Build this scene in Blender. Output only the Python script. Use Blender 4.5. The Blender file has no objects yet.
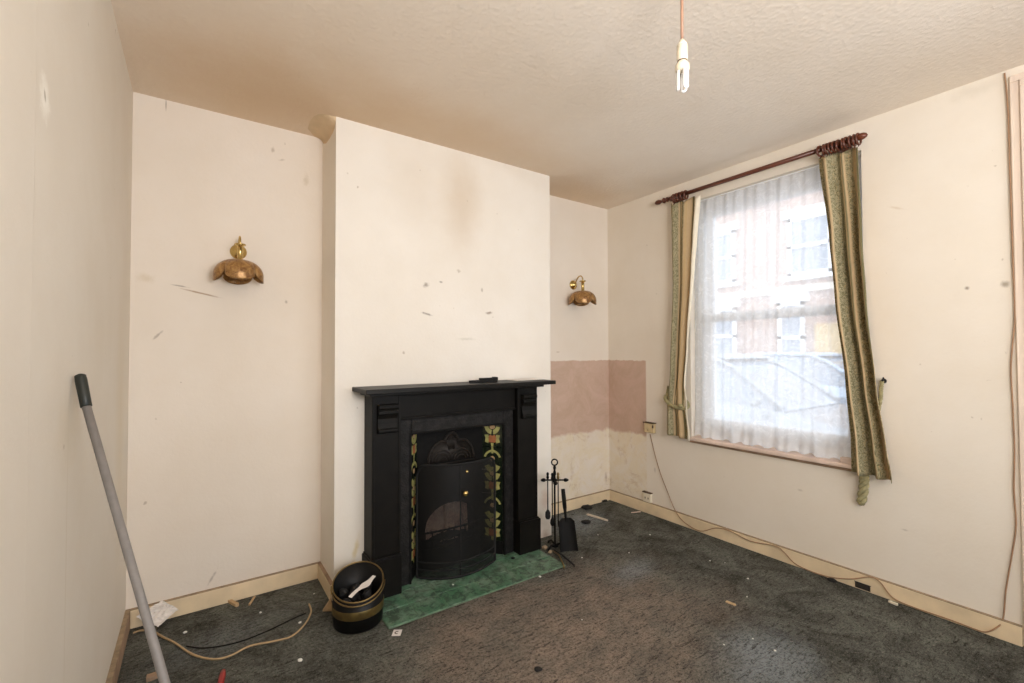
import bpy, math, random
from mathutils import Vector, Matrix, noise as mnoise
random.seed(7)
R = math.radians
C = bpy.context.scene.collection
sc = bpy.context.scene

# ------------------------------------------------------------------ camera numbers
F_PX = 455.5
CAM = Vector((0.2524, -2.7049, 1.2440))
YAW, PITCH, ROLL = 0.60574, 0.02155, -0.00355
fw = Vector((math.sin(YAW)*math.cos(PITCH), math.cos(YAW)*math.cos(PITCH), math.sin(PITCH)))
rt0 = Vector((math.cos(YAW), -math.sin(YAW), 0)); up0 = rt0.cross(fw)
rt = math.cos(ROLL)*rt0 + math.sin(ROLL)*up0
up = -math.sin(ROLL)*rt0 + math.cos(ROLL)*up0
def at(u, v, axis, val):
    """measured pixel of the photograph -> point on a real plane of the room"""
    d = fw + rt*((u-512)/F_PX) + up*((341.5-v)/F_PX)
    return CAM + d*((val-CAM[axis])/d[axis])

# room numbers (metres)
W, H = 3.119, 2.45
CX0, CX1, CD = 0.829, 2.239, 0.297         # chimney breast
YC = -CD
YR = -4.4                                   # rear wall
WO = (-1.80, -0.78, 0.63, 2.298)            # window opening y0,y1,z0,z1
DO = (-3.30, -2.42, 0.0, 2.33)              # door opening
SK = 0.085

# ------------------------------------------------------------------ materials
def lin(c):
    return tuple(((x/255)/12.92 if x/255 <= .04045 else ((x/255+.055)/1.055)**2.4) for x in c) + (1,)
class NB:
    def __init__(s, name, rough=.6, metal=0, spec=.5):
        s.m = bpy.data.materials.new(name); s.m.use_nodes = True
        s.t = s.m.node_tree; s.b = s.t.nodes['Principled BSDF']; s.out = s.t.nodes['Material Output']
        s.b.inputs['Roughness'].default_value = rough; s.b.inputs['Metallic'].default_value = metal
        s.b.inputs['Specular IOR Level'].default_value = spec
        s._c = None
    def n(s, typ, **kw):
        nd = s.t.nodes.new(typ)
        for k, v in kw.items(): setattr(nd, k, v)
        return nd
    def l(s, a, b): s.t.links.new(a, b)
    def obj(s):
        if s._c is None: s._c = s.n('ShaderNodeTexCoord')
        return s._c.outputs['Object']
    def uv(s):
        s.obj(); return s._c.outputs['UV']
    def gen(s):
        s.obj(); return s._c.outputs['Generated']
    def mapping(s, vec, loc=(0,0,0), rot=(0,0,0), scale=(1,1,1), typ='POINT'):
        m = s.n('ShaderNodeMapping', vector_type=typ)
        m.inputs['Location'].default_value = loc; m.inputs['Rotation'].default_value = rot; m.inputs['Scale'].default_value = scale
        s.l(vec, m.inputs['Vector']); return m.outputs[0]
    def noise(s, vec, scale, detail=4, rough=.55, dist=0):
        n = s.n('ShaderNodeTexNoise'); n.inputs['Scale'].default_value = scale; n.inputs['Detail'].default_value = detail
        n.inputs['Roughness'].default_value = rough; n.inputs['Distortion'].default_value = dist
        s.l(vec, n.inputs['Vector']); return n.outputs['Fac']
    def voro(s, vec, scale, feature='F1', out='Distance'):
        n = s.n('ShaderNodeTexVoronoi', feature=feature); n.inputs['Scale'].default_value = scale
        s.l(vec, n.inputs['Vector']); return n.outputs[out]
    def rng(s, v, a, b, c=0., d=1., smooth=False):
        n = s.n('ShaderNodeMapRange'); n.interpolation_type = 'SMOOTHSTEP' if smooth else 'LINEAR'
        for i, x in enumerate((a, b, c, d)): n.inputs[i+1].default_value = x
        s.l(v, n.inputs[0]); return n.outputs[0]
    def math(s, op, a, b=None):
        n = s.n('ShaderNodeMath', operation=op)
        for i, x in enumerate((a, b)):
            if x is None: continue
            if isinstance(x, (int, float)): n.inputs[i].default_value = x
            else: s.l(x, n.inputs[i])
        return n.outputs[0]
    def mix(s, fac, a, b, blend='MIX'):
        n = s.n('ShaderNodeMix', data_type='RGBA', blend_type=blend)
        for i, x in ((0, fac), (6, a), (7, b)):
            if isinstance(x, (int, float)): n.inputs[i].default_value = x
            elif isinstance(x, tuple): n.inputs[i].default_value = x
            else: s.l(x, n.inputs[i])
        return n.outputs[2]
    def sep(s, vec):
        n = s.n('ShaderNodeSeparateXYZ'); s.l(vec, n.inputs[0]); return n.outputs
    def col(s, c):
        if isinstance(c, tuple): s.b.inputs['Base Color'].default_value = c
        else: s.l(c, s.b.inputs['Base Color'])
    def bump(s, h, strength=.3, dist=.01):
        n = s.n('ShaderNodeBump'); n.inputs['Strength'].default_value = strength; n.inputs['Distance'].default_value = dist
        s.l(h, n.inputs['Height']); s.l(n.outputs[0], s.b.inputs['Normal'])
    def blob(s, plane, ca, cb, ra, rb, rot=0, soft=.5, wob=.5, wscale=25):
        """soft-edged mark with its own shape at a fixed place on a plane ('xz','yz','xy')"""
        v = s.obj()
        if plane == 'xz': m = s.mapping(v, (ca,0,cb), (0,R(-rot),0), (ra,1e3,rb), 'TEXTURE')
        elif plane == 'yz': m = s.mapping(v, (0,ca,cb), (R(rot),0,0), (1e3,ra,rb), 'TEXTURE')
        else: m = s.mapping(v, (ca,cb,0), (0,0,R(rot)), (ra,rb,1e3), 'TEXTURE')
        ln = s.n('ShaderNodeVectorMath', operation='LENGTH'); s.l(m, ln.inputs[0])
        d = ln.outputs['Value']
        if wob: d = s.math('ADD', d, s.math('MULTIPLY', s.math('SUBTRACT', s.noise(v, wscale, 5, .65), .5), 2*wob))
        return s.rng(d, 1-soft, 1+soft*.3, 1, 0, True)

def simple(name, rgb, rough=.6, metal=0, var=.12, scale=30, bump=0, spec=.5, bscale=None):
    b = NB(name, rough, metal, spec); c = lin(rgb)
    n = b.noise(b.obj(), scale, 4)
    lo = tuple(x*(1-var) for x in c[:3])+(1,); hi = tuple(min(1, x*(1+var)) for x in c[:3])+(1,)
    b.col(b.mix(b.rng(n, .3, .7), lo, hi))
    if bump: b.bump(b.noise(b.obj(), bscale or scale*3, 5), bump, .004)
    return b.m

PAINT = (230, 221, 209)
def wall_mat(name, plane, marks=(), base=PAINT, damp=None, seams=None):
    b = NB(name, .75, spec=.25)
    v = b.obj()
    big = b.noise(v, 1.6, 5, .6)
    c0 = lin(base); c1 = lin((base[0]-7, base[1]-9, base[2]-12))
    col = b.mix(b.rng(big, .35, .7), c0, c1)
    fine = b.noise(v, 38, 4, .7)
    col = b.mix(b.rng(fine, .62, .8, 0, .12), col, lin((198, 184, 160)))
    specks = b.noise(v, 23, 2, .4)
    col = b.mix(b.rng(specks, .765, .80, 0, .55), col, lin((160, 145, 125)))
    for (ca, cb, ra, rb, rot, rgb, st, soft, wob, ws) in marks:
        if max(ra, rb) < .13: ra, rb, st, wob, soft = ra*.8, rb*.8, st*.85, min(.9, wob*1.5), min(1., soft*1.5)
        k = b.blob(plane, ca, cb, ra, rb, rot, soft, wob, ws)
        col = b.mix(b.math('MULTIPLY', k, st), col, lin(rgb))
    if damp: col = damp(b, col)
    b.col(col)
    h = b.math('ADD', b.noise(v, 60, 4, .6), b.math('MULTIPLY', b.noise(v, 4, 2), 2.0))
    if seams:
        ax = b.sep(v)[0 if plane == 'xz' else 1]
        k = b.math('ABSOLUTE', b.math('SUBTRACT', b.math('FRACT', b.math('DIVIDE', b.math('ADD', ax, seams[1]), seams[0])), .5))
        h = b.math('ADD', h, b.rng(k, 0, .012, 1.2, 0))
    b.bump(h, .18, .004)
    return b.m

def plaster_zone(b, col):
    """bare pink plaster panel and the scuffed damp band below it in the corner by the window"""
    v = b.obj(); x, y, z = b.sep(v)
    wob = b.math('MULTIPLY', b.math('SUBTRACT', b.noise(v, 9, 6, .7), .5), .10)
    wob2 = b.math('MULTIPLY', b.math('SUBTRACT', b.noise(v, 26, 4, .7), .5), .03)
    edge = b.math('MULTIPLY', b.rng(y, -.392, -.384), b.rng(x, CX1-.01, CX1))
    topm = b.rng(b.math('ADD', z, wob2), 1.170, 1.164)
    botm = b.rng(b.math('ADD', z, wob), .575, .60)
    pink = b.math('MULTIPLY', b.math('MULTIPLY', topm, botm), edge)
    low = b.math('MULTIPLY', b.math('MULTIPLY', b.rng(z, .66, .60), edge), b.rng(b.noise(v, 5, 8, .75, 1.2), .42, .58))
    col = b.mix(b.math('MULTIPLY', low, .8), col, b.mix(b.noise(v, 14, 6, .7), lin((216, 200, 168)), lin((232, 222, 200))))
    st = b.math('MULTIPLY', b.math('MULTIPLY', b.rng(z, .62, .55), edge), b.rng(b.noise(v, 6, 9, .85, .5), .54, .66))
    col = b.mix(b.math('MULTIPLY', st, .55), col, lin((176, 142, 104)))
    pk = b.mix(b.rng(b.noise(v, 5, 7, .75, .8), .35, .65), lin((204, 178, 162)), lin((190, 164, 144)))
    pk = b.mix(b.rng(b.noise(v, 12, 3, .5), .6, .75, 0, .4), pk, lin((214, 186, 172)))
    return b.mix(pink, col, pk)

def mk(p, axis, val):        # measured mark -> plane coordinates
    q = at(p[0], p[1], axis, val); return q
M = {}
SOOT = (190, 165, 132)
def marks_on(axis, val, lst):
    out = []
    for (u, v, ra, rb, rot, rgb, st, soft, wob, ws) in lst:
        q = at(u, v, axis, val); a = q[0] if axis == 1 else q[1]
        out.append((a, q[2], ra, rb, rot, rgb, st, soft, wob, ws))
    return out
DK = (110, 95, 78)
M['wall_back'] = wall_mat('alcove_paint', 'xz', marks_on(1, 0, [
    (200, 293, .11, .006, -12, (150, 115, 75), .8, .5, .35, 22), (180, 286, .05, .005, -8, DK, .6, .5, .6, 30),
    (158, 335, .035, .008, 50, DK, .55, .5, .7, 40), (166, 105, .004, .04, 0, DK, .7, .5, .3, 20),
    (273, 150, .012, .02, 0, DK, .5, .6, .6, 60), (282, 160, .02, .008, 20, DK, .4, .6, .8, 60), (306, 180, .02, .05, 0, (190, 175, 150), .5, .6, .8, 40),
    (286, 302, .01, .015, 0, DK, .6, .6, .6, 60), (145, 278, .05, .03, 0, (205, 190, 165), .6, .8, .8, 30), (212, 578, .05, .008, 60, DK, .5, .6, .7, 50),
    (606, 478, .02, .06, 0, (140, 105, 75), .8, .7, .8, 25), (558, 352, .03, .006, 0, (150, 125, 95), .6, .6, .5, 40),
    (552, 180, .05, .05, 0, (210, 195, 165), .5, .8, .4, 10),
    ]), damp=plaster_zone)
M['wall_right'] = wall_mat('window_wall_paint', 'yz', marks_on(0, W, [
    (967, 288, .012, .012, 0, DK, .9, .6, .3, 60), (1005, 284, .02, .02, 0, (130, 115, 95), .8, .6, .4, 50),
    (897, 208, .05, .008, 25, (205, 190, 168), .7, .6, .5, 40), (975, 90, .10, .05, 0, (205, 196, 180), .6, .8, .6, 14),
    (655, 470, .012, .03, 0, DK, .4, .7, .7, 50), (800, 490, .02, .01, 0, DK, .3, .7, .7, 50), (905, 530, .02, .006, 0, DK, .35, .7, .7, 50),
    (640, 480, .05, .03, 0, (190, 160, 120), .4, .8, .8, 30),
    ]), damp=plaster_zone, base=(228, 220, 207))
M['wall_chimney'] = wall_mat('chimney_paint', 'xz', marks_on(1, YC, [
    (462, 205, .16, .34, 0, SOOT, .42, 1., .35, 5), (420, 190, .22, .28, 0, SOOT, .16, 1., .3, 4), (440, 120, .9, .10, -16, SOOT, .22, 1., .3, 4),
    (426, 285, .028, .018, 10, (120, 105, 85), .75, .7, .6, 70), (441, 282, .016, .008, 0, (110, 95, 75), .8, .6, .4, 70), (458.5, 271, .018, .014, 0, (150, 135, 110), .6, .7, .6, 70),
    (482, 290, .010, .018, 0, (130, 115, 90), .7, .7, .5, 70), (427, 314, .045, .009, -14, (110, 95, 80), .8, .6, .5, 50), (489, 313, .035, .012, 8, (110, 85, 55), .85, .6, .6, 45),
    (466, 339, .08, .012, 0, (200, 195, 180), .6, .8, .6, 30), (356, 548, .02, .09, -12, (205, 180, 110), .7, .8, .5, 25), (352, 570, .03, .06, 0, (200, 165, 110), .6, .8, .6, 25),
    (545, 500, .06, .10, 0, (190, 150, 125), .5, .9, .5, 20), (545, 535, .06, .05, 0, (150, 115, 90), .6, .9, .6, 25)]), base=(234, 228, 218))
M['wall_left'] = wall_mat('side_wall_paint', 'yz', marks_on(0, 0, [
    (45, 98, .05, .06, 0, (246, 242, 232), 1., .5, .5, 45), (45, 96, .009, .02, 20, (140, 125, 95), .9, .6, .4, 60),
    (66, 560, .006, .5, 0, (205, 192, 170), .4, .9, .2, 8), (70, 430, .15, .10, 0, (212, 198, 174), .4, .9, .6, 10), (120, 430, .14, .6, 0, (214, 200, 172), .4, 1., .4, 6)]),
    seams=(.53, .18), base=(227, 220, 208))
M['wall_rear'] = wall_mat('rear_wall_paint', 'xz')

def ceiling_mat():
    b = NB('textured_ceiling', .85, spec=.15); v = b.obj()
    col = b.mix(b.rng(b.noise(v, 1.2, 5, .6), .3, .7), lin((240, 230, 217)), lin((231, 219, 203)))
    for (x, y, rx, ry, st) in ((1.45, -.42, 1.25, .42, .55), (.5, -.25, .75, .65, .65), (2.6, -.1, .65, .35, .55), (1.0, -.8, 1.0, .6, .25)):   # browner patches round the chimney
        col = b.mix(b.math('MULTIPLY', b.blob('xy', x, y, rx, ry, 0, 1., .3, 2.5), st), col, lin((206, 174, 134)))
    b.col(col)
    h = b.math('ADD', b.rng(b.voro(b.mapping(v, (0,0,0), (0,0,0), (1,1,.3)), 55, 'SMOOTH_F1'), 0, .9, 1, 0), b.noise(v, 90, 5, .7))
    b.bump(h, .27, .006)
    return b.m
M['ceiling'] = ceiling_mat()

def carpet_mat():
    b = NB('worn_carpet', .95, spec=.1); v = b.obj()
    teal, dark, brown, blue = lin((122, 124, 116)), lin((64, 65, 60)), lin((172, 153, 136)), lin((150, 158, 162))
    col = b.mix(b.rng(b.noise(v, 4.0, 9, .78, .8), .38, .62), dark, teal)
    for (x, y, rx, ry, rot, st) in ((1.45, -1.35, .80, .62, 20, .95), (1.95, -1.0, .55, .35, 10, .7), (1.35, -.85, .5, .2, 10, .8), (2.25, -1.35, .35, .3, 0, .45)):
        k = b.blob('xy', x, y, rx, ry, rot, .9, .45, 4)
        col = b.mix(b.math('MULTIPLY', k, st), col, b.mix(b.rng(b.noise(v, 7, 6, .7), .3, .7), lin((122, 114, 104)), brown))
    for (x, y, rx, ry, st) in ((2.55, -.22, .30, .22, .85), (2.15, -1.75, .30, .2, .75), (2.3, -.95, .2, .12, .6), (.35, -.35, .3, .15, .25)):
        k = b.blob('xy', x, y, rx, ry, 15, .9, .5, 5)
        col = b.mix(b.math('MULTIPLY', k, st), col, blue)
    rubs = b.rng(b.noise(b.mapping(v, (0,0,0), (0,0,R(35)), (1, 5, 1)), 16, 6, .8, .9), .52, .64)
    col = b.mix(b.math('MULTIPLY', rubs, .9), col, lin((32, 33, 31)))
    rubs2 = b.rng(b.noise(b.mapping(v, (3,1,0), (0,0,R(-50)), (1, 4, 1)), 22, 6, .8, .9), .55, .66)
    col = b.mix(b.math('MULTIPLY', rubs2, .6), col, lin((27, 28, 26)))
    grain = b.noise(v, 75, 4, .85)
    col = b.mix(b.rng(grain, .50, .64, 0, .8), col, lin((30, 29, 27)))
    col = b.mix(b.rng(b.noise(b.mapping(v, (7, 2, 0)), 85, 3, .8), .56, .72, 0, .6), col, lin((168, 158, 146)))
    lint = b.noise(v, 260, 3, .8)
    col = b.mix(b.rng(lint, .52, .75, 0, .6), col, lin((140, 130, 118)))
    col = b.mix(b.rng(b.noise(v, 190, 2, .7), .56, .72, 0, .8), col, lin((22, 21, 20)))
    b.col(col)
    b.bump(b.math('ADD', b.noise(v, 320, 3, .8), b.math('MULTIPLY', b.noise(v, 25, 4, .7), 1.5)), .8, .008)
    return b.m
M['carpet'] = carpet_mat()
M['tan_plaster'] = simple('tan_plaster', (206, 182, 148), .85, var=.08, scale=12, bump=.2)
M['skirting'] = simple('old_cream_gloss', (224, 204, 170), .45, var=.12, scale=7, bump=.15)
M['skirting_dirt'] = simple('dirty_ledge', (150, 130, 104), .8, var=.25, scale=40, bump=.3)
M['bare_wood'] = simple('bare_brown_wood', (152, 126, 102), .75, var=.3, scale=12, bump=.3)
def wood(name, a, c, rough=.5, sc_=(30, 30, 2)):
    b = NB(name, rough); v = b.mapping(b.obj(), scale=sc_)
    b.col(b.mix(b.rng(b.noise(v, 1.0, 6, .6, 1.), .35, .65), lin(a), lin(c))); b.bump(b.noise(v, 2., 4), .15, .003)
    return b.m
M['architrave'] = wood('stripped_pine', (232, 216, 198), (218, 200, 184), .6)
M['door_brown'] = wood('dark_door_wood', (84, 54, 34), (62, 38, 24), .45)
M['sill'] = simple('worn_pink_sill', (216, 194, 180), .6, var=.2, scale=9, bump=.3)
M['upvc'] = simple('white_plastic', (238, 240, 242), .35, var=.02)
M['mahogany'] = wood('mahogany', (104, 54, 34), (78, 38, 24), .35, (20, 3, 20))
M['black_paint'] = simple('black_satin_paint', (17, 15, 12), .5, var=.35, scale=14, bump=.12, spec=.16)
M['black_shelf'] = simple('black_shelf_paint', (24, 22, 19), .42, var=.3, scale=10, bump=.08, spec=.2)
M['cast_iron'] = simple('cast_iron', (16, 15, 14), .62, metal=0, var=.4, scale=40, bump=.5, spec=.15)
def relief_iron():
    b = NB('beaded_cast_iron', .5, 0, .2); v = b.obj()
    b.col(b.mix(b.rng(b.noise(v, 30, 4), .4, .7), lin((22, 21, 20)), lin((40, 38, 37))))
    b.bump(b.rng(b.voro(v, 90), 0, .6, 1, 0), .45, .004); return b.m
M['iron_relief'] = relief_iron()
M['shell_iron'] = simple('rubbed_iron', (36, 31, 27), .55, spec=.25, var=.4, scale=50, bump=.4)
M['soot'] = simple('sooty_iron', (13, 12, 11), .8, var=.5, scale=20, bump=.5)
def firebrick():
    b = NB('fire_clay', .9); v = b.obj()
    col = b.mix(b.rng(b.noise(v, 14, 6, .7), .35, .7), lin((206, 168, 148)), lin((236, 208, 190)))
    col = b.mix(b.rng(b.noise(v, 22, 6, .75, 1.), .52, .68, 0, .8), col, lin((70, 56, 48)))
    b.col(col); b.bump(b.noise(v, 40, 5, .7), .6, .01); return b.m
M['firebrick'] = firebrick()
def hearth_tile():
    b = NB('green_glaze', .32); v = b.obj()
    col = b.mix(b.rng(b.noise(v, 10, 6, .65), .3, .7), lin((60, 108, 78)), lin((108, 144, 116)))
    col = b.mix(b.rng(b.noise(v, 8, 8, .8, .6), .45, .6, 0, .85), col, lin((128, 146, 128)))
    col = b.mix(b.rng(b.noise(v, 20, 7, .8, .5), .47, .57, 0, .8), col, lin((34, 44, 36)))
    b.col(col); b.bump(b.noise(v, 15, 4), .15, .004); return b.m
M['hearth_tile'] = hearth_tile()
M['hearth_grout'] = simple('pale_grout', (98, 122, 98), .8, var=.3, scale=30)
M['tile_dark'] = simple('bottle_green_glaze', (22, 30, 20), .18, var=.3, scale=20)
M['tile_yellow'] = simple('yellow_green_glaze', (158, 154, 96), .2, var=.2, scale=30)
M['tile_orange'] = simple('orange_glaze', (160, 100, 66), .2, var=.2, scale=30)
M['tile_cream'] = simple('buff_glaze', (182, 150, 112), .2, var=.1, scale=30)
M['brass'] = simple('polished_brass', (206, 180, 118), .24, metal=1, var=.12, scale=30)
M['old_brass'] = simple('aged_brass', (148, 126, 84), .4, metal=1, var=.3, scale=25)
M['gold_band'] = simple('dull_brass_band', (122, 104, 62), .42, metal=.8, var=.3, scale=25)
M['black_enamel'] = simple('black_enamel', (10, 9, 8), .45, var=.3, scale=20, spec=.2)
M['coal'] = simple('coal', (26, 25, 24), .55, var=.5, scale=60, bump=.6)
def shade_mat():
    b = NB('mottled_bronze_glass', .3, .35); v = b.obj()
    n = b.noise(v, 38, 6, .7, .8)
    b.col(b.mix(b.rng(n, .35, .68), lin((112, 74, 38)), lin((190, 148, 92))))
    b.bump(b.noise(v, 60, 4, .6), .35, .006); return b.m
M['shade'] = shade_mat()
M['alu'] = simple('grey_aluminium', (126, 122, 119), .5, metal=.0, var=.08, scale=60)
M['grip'] = simple('dark_green_grip', (30, 34, 29), .5, var=.15, scale=30)
M['paper'] = simple('crumpled_paper', (226, 220, 214), .8, var=.06, scale=20, bump=.2)
M['flex_brown'] = simple('beige_flex', (176, 150, 112), .55, var=.1)
M['flex_pink'] = simple('brown_flex', (156, 122, 92), .55, var=.1)
M['flex_pendant'] = simple('copper_flex', (170, 132, 108), .5, var=.1)
M['plastic_cream'] = simple('cream_plastic', (232, 222, 200), .4, var=.05)
M['plastic_old'] = simple('yellowed_plastic', (208, 188, 146), .45, var=.12)
M['dark_gap'] = simple('dark_gap', (84, 66, 50), .8, var=.3)
M['charcoal_plastic'] = simple('charcoal_plastic', (44, 38, 33), .7, var=.2)
M['tube_white'] = simple('phosphor_white', (246, 246, 246), .25, var=.01)
M['rubber_black'] = simple('black_rubber', (20, 19, 18), .6, var=.2, spec=.2)
M['chip'] = simple('white_plaster', (226, 224, 216), .9, var=.08, scale=60)
M['splinter'] = simple('raw_splinter', (186, 158, 120), .75, var=.2, scale=40)
M['red'] = simple('red_plastic', (150, 34, 34), .4, var=.1)
M['rag'] = simple('charred_scrap', (26, 25, 24), .9, var=.4, scale=50, bump=.5)
M['pale_wood'] = simple('pale_lath', (206, 194, 176), .7, var=.1)

def fabric():
    b = NB('striped_damask', .8, spec=.15); uv = b.uv(); u, v, _ = b.sep(uv)
    s = b.math('FRACT', b.math('MULTIPLY', u, 1.0))      # u counts stripe repeats
    def band(a, c, e=.012): return b.math('MULTIPLY', b.rng(s, a-e, a+e), b.rng(s, c-e, c+e, 1, 0))
    beige = b.mix(b.noise(uv, 40, 3), lin((196, 172, 136)), lin((180, 156, 120)))
    sage = lin((164, 155, 124)); olive = lin((112, 106, 76)); gold = lin((188, 162, 116))
    pat = b.noise(b.mapping(uv, scale=(16, 26, 1)), 1.0, 4, .7, 3.)
    pat2 = b.noise(b.mapping(uv, (5, 3, 0), scale=(22, 34, 1)), 1.0, 3, .7, 3.)
    sp = b.mix(b.rng(pat, .48, .54), sage, olive)
    sp = b.mix(b.rng(pat2, .56, .60, 0, .8), sp, gold)
    col = beige
    sp2 = b.mix(b.rng(pat2, .46, .52), lin((170, 160, 130)), lin((120, 114, 84)))
    col = b.mix(band(-.1, .14), col, sp)
    col = b.mix(band(.155, .175), col, gold)
    col = b.mix(band(.27, .55), col, sp2)
    col = b.mix(band(.34, .40), col, sp)
    col = b.mix(band(.59, .62), col, olive)
    col = b.mix(band(.66, .79), col, sp)
    col = b.mix(band(.83, .85), col, gold)
    col = b.mix(band(.96, 1.1), col, olive)
    b.col(col); b.bump(b.noise(b.mapping(uv, scale=(120, 200, 1)), 1, 3), .25, .003)
    return b.m
M['damask'] = fabric()
M['lining'] = simple('cream_lining', (236, 228, 208), .85, var=.05)
M['tieback'] = simple('sage_cord', (150, 142, 104), .8, var=.25, scale=50, bump=.3)
def net():
    b = NB('white_net', .9); t = b.t
    tr = b.n('ShaderNodeBsdfTransparent'); tl = b.n('ShaderNodeBsdfTranslucent'); df = b.n('ShaderNodeBsdfDiffuse')
    for x in (tl, df): x.inputs['Color'].default_value = (.84, .855, .88, 1)
    m1 = b.n('ShaderNodeMixShader'); m1.inputs[0].default_value = .5; b.l(tl.outputs[0], m1.inputs[1]); b.l(df.outputs[0], m1.inputs[2])
    m2 = b.n('ShaderNodeMixShader'); b.l(tr.outputs[0], m2.inputs[1]); b.l(m1.outputs[0], m2.inputs[2])
    uv = b.uv()
    lace = b.rng(b.noise(b.mapping(uv, scale=(18, 30, 1)), 1.0, 5, .8, 1.5), .52, .60, 0, .10)
    fold = b.rng(b.noise(b.mapping(uv, scale=(16, .6, 1)), 1.0, 3, .6), .3, .7, .58, .76)
    hem = b.rng(b.sep(uv)[1], .94, .97, 0, .3)
    b.l(b.math('ADD', b.math('ADD', lace, fold), hem), m2.inputs[0]); b.l(m2.outputs[0], b.out.inputs[0])
    return b.m
M['net'] = net()
def glass():
    b = NB('window_glass'); tr = b.n('ShaderNodeBsdfTransparent'); gl = b.n('ShaderNodeBsdfGlossy'); gl.inputs['Roughness'].default_value = .02
    fr = b.n('ShaderNodeFresnel'); fr.inputs[0].default_value = 1.3
    m = b.n('ShaderNodeMixShader'); b.l(fr.outputs[0], m.inputs[0]); b.l(tr.outputs[0], m.inputs[1]); b.l(gl.outputs[0], m.inputs[2]); b.l(m.outputs[0], b.out.inputs[0])
    return b.m
M['glass'] = glass()
def wiremesh():
    b = NB('fine_black_wire_mesh', .5, .3); b.col(lin((24, 23, 22)))
    tr = b.n('ShaderNodeBsdfTransparent'); m = b.n('ShaderNodeMixShader')
    uv = b.uv(); u, v, _ = b.sep(uv)
    def line(a): return b.rng(b.math('ABSOLUTE', b.math('SUBTRACT', b.math('FRACT', b.math('MULTIPLY', a, 1.)), .5)), .215, .255, 1, 0)
    g = b.math('MAXIMUM', line(u), line(v))
    b.l(g, m.inputs[0]); b.l(tr.outputs[0], m.inputs[1]); b.l(b.b.outputs[0], m.inputs[2]); b.l(m.outputs[0], b.out.inputs[0])
    return b.m
M['wire'] = wiremesh()
def brick():
    b = NB('street_brick', .85); v = b.mapping(b.obj(), rot=(R(90), 0, R(90)))
    x, y, z = b.sep(b.obj()); cmb = b.n('ShaderNodeCombineXYZ'); b.l(y, cmb.inputs[0]); b.l(z, cmb.inputs[1])
    t = b.n('ShaderNodeTexBrick'); t.inputs['Scale'].default_value = 4.4; t.inputs['Color1'].default_value = lin((178, 150, 140)); t.inputs['Color2'].default_value = lin((160, 132, 122)); t.inputs['Mortar'].default_value = lin((190, 180, 165))
    b.l(cmb.outputs[0], t.inputs[0]); b.col(t.outputs[0]); return b.m
M['brick'] = brick()
M['stone'] = simple('pale_stone', (214, 206, 192), .8)
M['asphalt'] = simple('asphalt', (104, 106, 110), .9, scale=60)
M['paving'] = simple('paving', (140, 140, 138), .9, scale=4)
M['roof_slate'] = simple('slate', (92, 94, 102), .7)
M['dark_glass'] = simple('street_glass', (140, 150, 164), .1, var=.1)
M['car_silver'] = simple('silver_car_paint', (150, 157, 166), .25, metal=.3, var=.02)
M['car_blue'] = simple('pale_blue_car_paint', (168, 184, 204), .25, metal=.2, var=.02)
M['yellow_door'] = simple('ochre_door_paint', (200, 172, 120), .5)

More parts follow.
